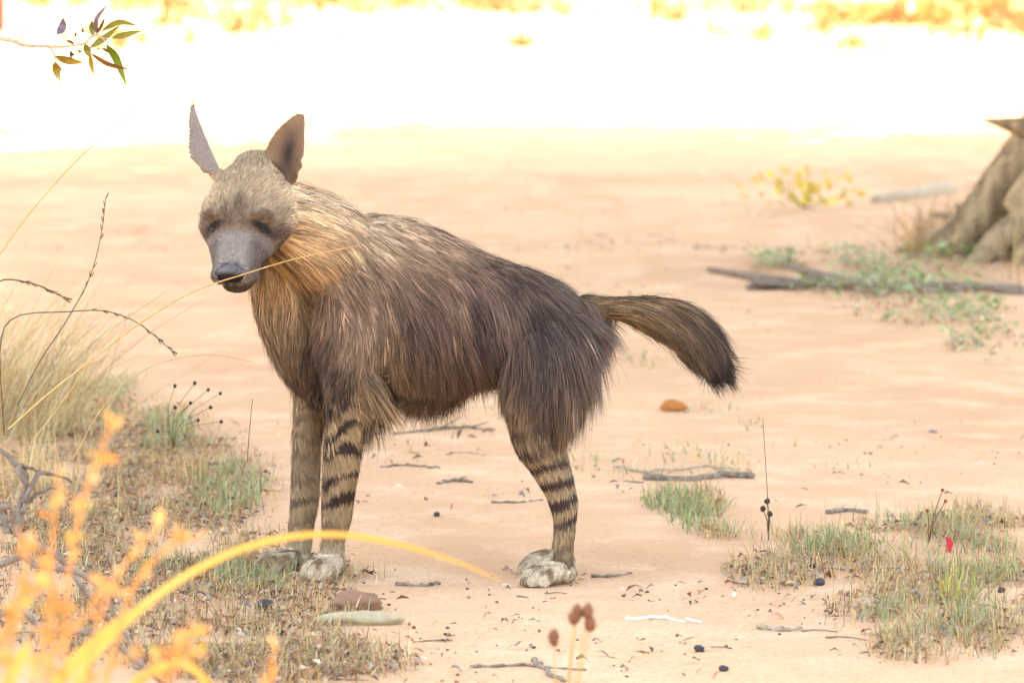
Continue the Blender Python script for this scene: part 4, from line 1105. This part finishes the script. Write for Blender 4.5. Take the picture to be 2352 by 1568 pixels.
# ------------------------------------------------------------------ twig with long narrow leaves (part of the gum tree)
def z1(x, y, Y=.3): return np.array(at(x * .1953, y * .1953, Y))
tw = [z1(-2600, -300, .6), z1(-900, 330, .5), z1(0, 450, .4), z1(180, 495), z1(290, 535), z1(560, 548), z1(760, 550), z1(880, 530), z1(1000, 510), z1(1060, 440), z1(1100, 425), z1(1150, 400)]
link_top = np.array([-4.6, 5.2, 6.4])
C = spline([link_top, np.array([-3.4, 3.0, 3.6]), np.array([-2.4, 1.2, 1.9])] + tw[1:], 60)
rr = np.interp(np.linspace(0, 1, 60), [0, .25, .4, 1], [.03, .006, .0038, .0024])
twig = adopt(link('twig', mesh_np('twig', *join([tube(C, rr, rr, np.array([0, 1.0, 0.2]), 6), stick([z1(580, 555), z1(620, 610), z1(645, 665), z1(650, 735)], .0024, .0018, 5, 7), stick([z1(1000, 515), z1(1010, 540), z1(1040, 600), z1(1060, 640)], .002, .001, 5, 6), stick([z1(640, 548), z1(635, 460), z1(670, 405)], .0016, .0012, 5, 6),
      stick([z1(180, 490), z1(250, 455), z1(268, 385), z1(285, 350), z1(350, 275)], .0018, .001, 5, 8), stick([z1(1150, 410), z1(1230, 480), z1(1260, 530)], .0018, .0014, 5, 5), stick([z1(1180, 440), z1(1250, 455), z1(1315, 450)], .0016, .0012, 5, 5)]), None, M_STICK_PALE)), eu)
OL, OLG, PUR, BRN = srgb(196, 168, 70, .4), srgb(170, 172, 80, .4), srgb(150, 136, 150, .4), srgb(160, 110, 60, .4)
for pts, w, col in (([(650, 730), (680, 850), (722, 972)], 66, OL), ([(650, 660), (800, 715), (985, 735)], 54, OL), ([(845, 700), (850, 650), (835, 595)], 40, BRN), ([(670, 405), (735, 320), (745, 205)], 55, PUR), ([(1010, 520), (1030, 600), (1055, 675)], 50, OLG), ([(1060, 640), (1072, 760), (1105, 890)], 34, OL),
    ([(1100, 430), (1088, 330), (1085, 240)], 46, OLG), ([(1140, 410), (1135, 230), (1260, 60)], 32, PUR), ([(1150, 390), (1190, 310), (1235, 205)], 24, BRN), ([(1195, 365), (1400, 265), (1620, 305)], 40, OLG), ([(1050, 570), (1220, 455), (1410, 300)], 42, OLG), ([(1315, 450), (1480, 410), (1680, 360)], 42, OLG),
    ([(1255, 530), (1370, 700), (1495, 1028)], 56, srgb(140, 170, 60, .4)), ([(1060, 630), (1280, 760), (1530, 820)], 34, BRN), ([(1200, 570), (1260, 600), (1310, 635)], 24, BRN), ([(880, 530), (820, 490), (770, 485)], 22, BRN), ([(970, 390), (965, 350), (945, 310)], 24, BRN), ([(880, 440), (885, 400), (870, 365)], 20, BRN), ([(895, 580), (940, 615), (995, 620)], 24, BRN), ([(1160, 600), (1158, 575), (1155, 560)], 20, BRN)):
    W = spline([z1(a, b, .3 + .03 * math.sin(a)) for a, b in pts], 9)
    T = nrm(np.gradient(W, axis=0)); wd = nrm(np.cross(T, np.array([0.2, 1.0, .25])))
    ww = 1.9 * w * .1953 * PX * np.array([.15, .6, .9, 1, 1, .9, .7, .4, .05])
    V = np.stack([W - wd * ww[:, None] * .5, W + np.array([0, .12, 0]) * ww[:, None], W + wd * ww[:, None] * .5], 1).reshape(-1, 3)
    q = [(i * 3 + j, i * 3 + j + 1, i * 3 + j + 4, i * 3 + j + 3) for i in range(8) for j in range(2)]
    lf = link('leaf', mesh_np('leaf', V, [np.array(q)], np.repeat(col[None], len(V), 0), M_LEAF)); lf.parent = twig

# ------------------------------------------------------------------ red and white marker post by the road
yp = 19.0
xr = at(17, 40, yp).x
post = tag(empty('marker_post', (xr - .09, yp, 0)), 'red and white marker post standing beside the sunlit road', 'post')
def boxm(x0, x1, y0, y1, z0, z1_):
    V = np.array([(x, y, z) for z in (z0, z1_) for y in (y0, y1) for x in (x0, x1)])
    return V, np.array([(0, 1, 3, 2), (4, 6, 7, 5), (0, 4, 5, 1), (2, 3, 7, 6), (0, 2, 6, 4), (1, 5, 7, 3)])
def plain(name, col, rough=.5):
    m, n_, b = mat_new(name)
    nz = n_.nodes.new('ShaderNodeTexNoise'); nz.inputs['Scale'].default_value = 30
    mx = n_.nodes.new('ShaderNodeMix'); mx.data_type = 'RGBA'; mx.inputs[6].default_value = (*col, 1); mx.inputs[7].default_value = (*[c * .8 for c in col], 1)
    n_.links.new(nz.outputs['Fac'], mx.inputs[0]); n_.links.new(mx.outputs[2], b.inputs['Base Color']); b.inputs['Roughness'].default_value = rough
    return m
MW, MR = plain('white_paint', (.75, .74, .72)), plain('red_paint', (.5, .03, .04))
gz0 = gz(xr, yp)
V, q = boxm(xr - .18, xr, yp - .02, yp + .02, gz0 - .1, 1.6)
adopt(link('pole', mesh_np('pole', V, [q], None, MW, False)), post)
zt = at(0, 72, yp).z
for z0, z1_ in ((zt, 1.55),):
    V, q = boxm(xr - .165, xr - .022, yp - .026, yp + .026, z0, z1_)
    adopt(link('red_band', mesh_np('red_band', V, [q], None, MR, False)), post)
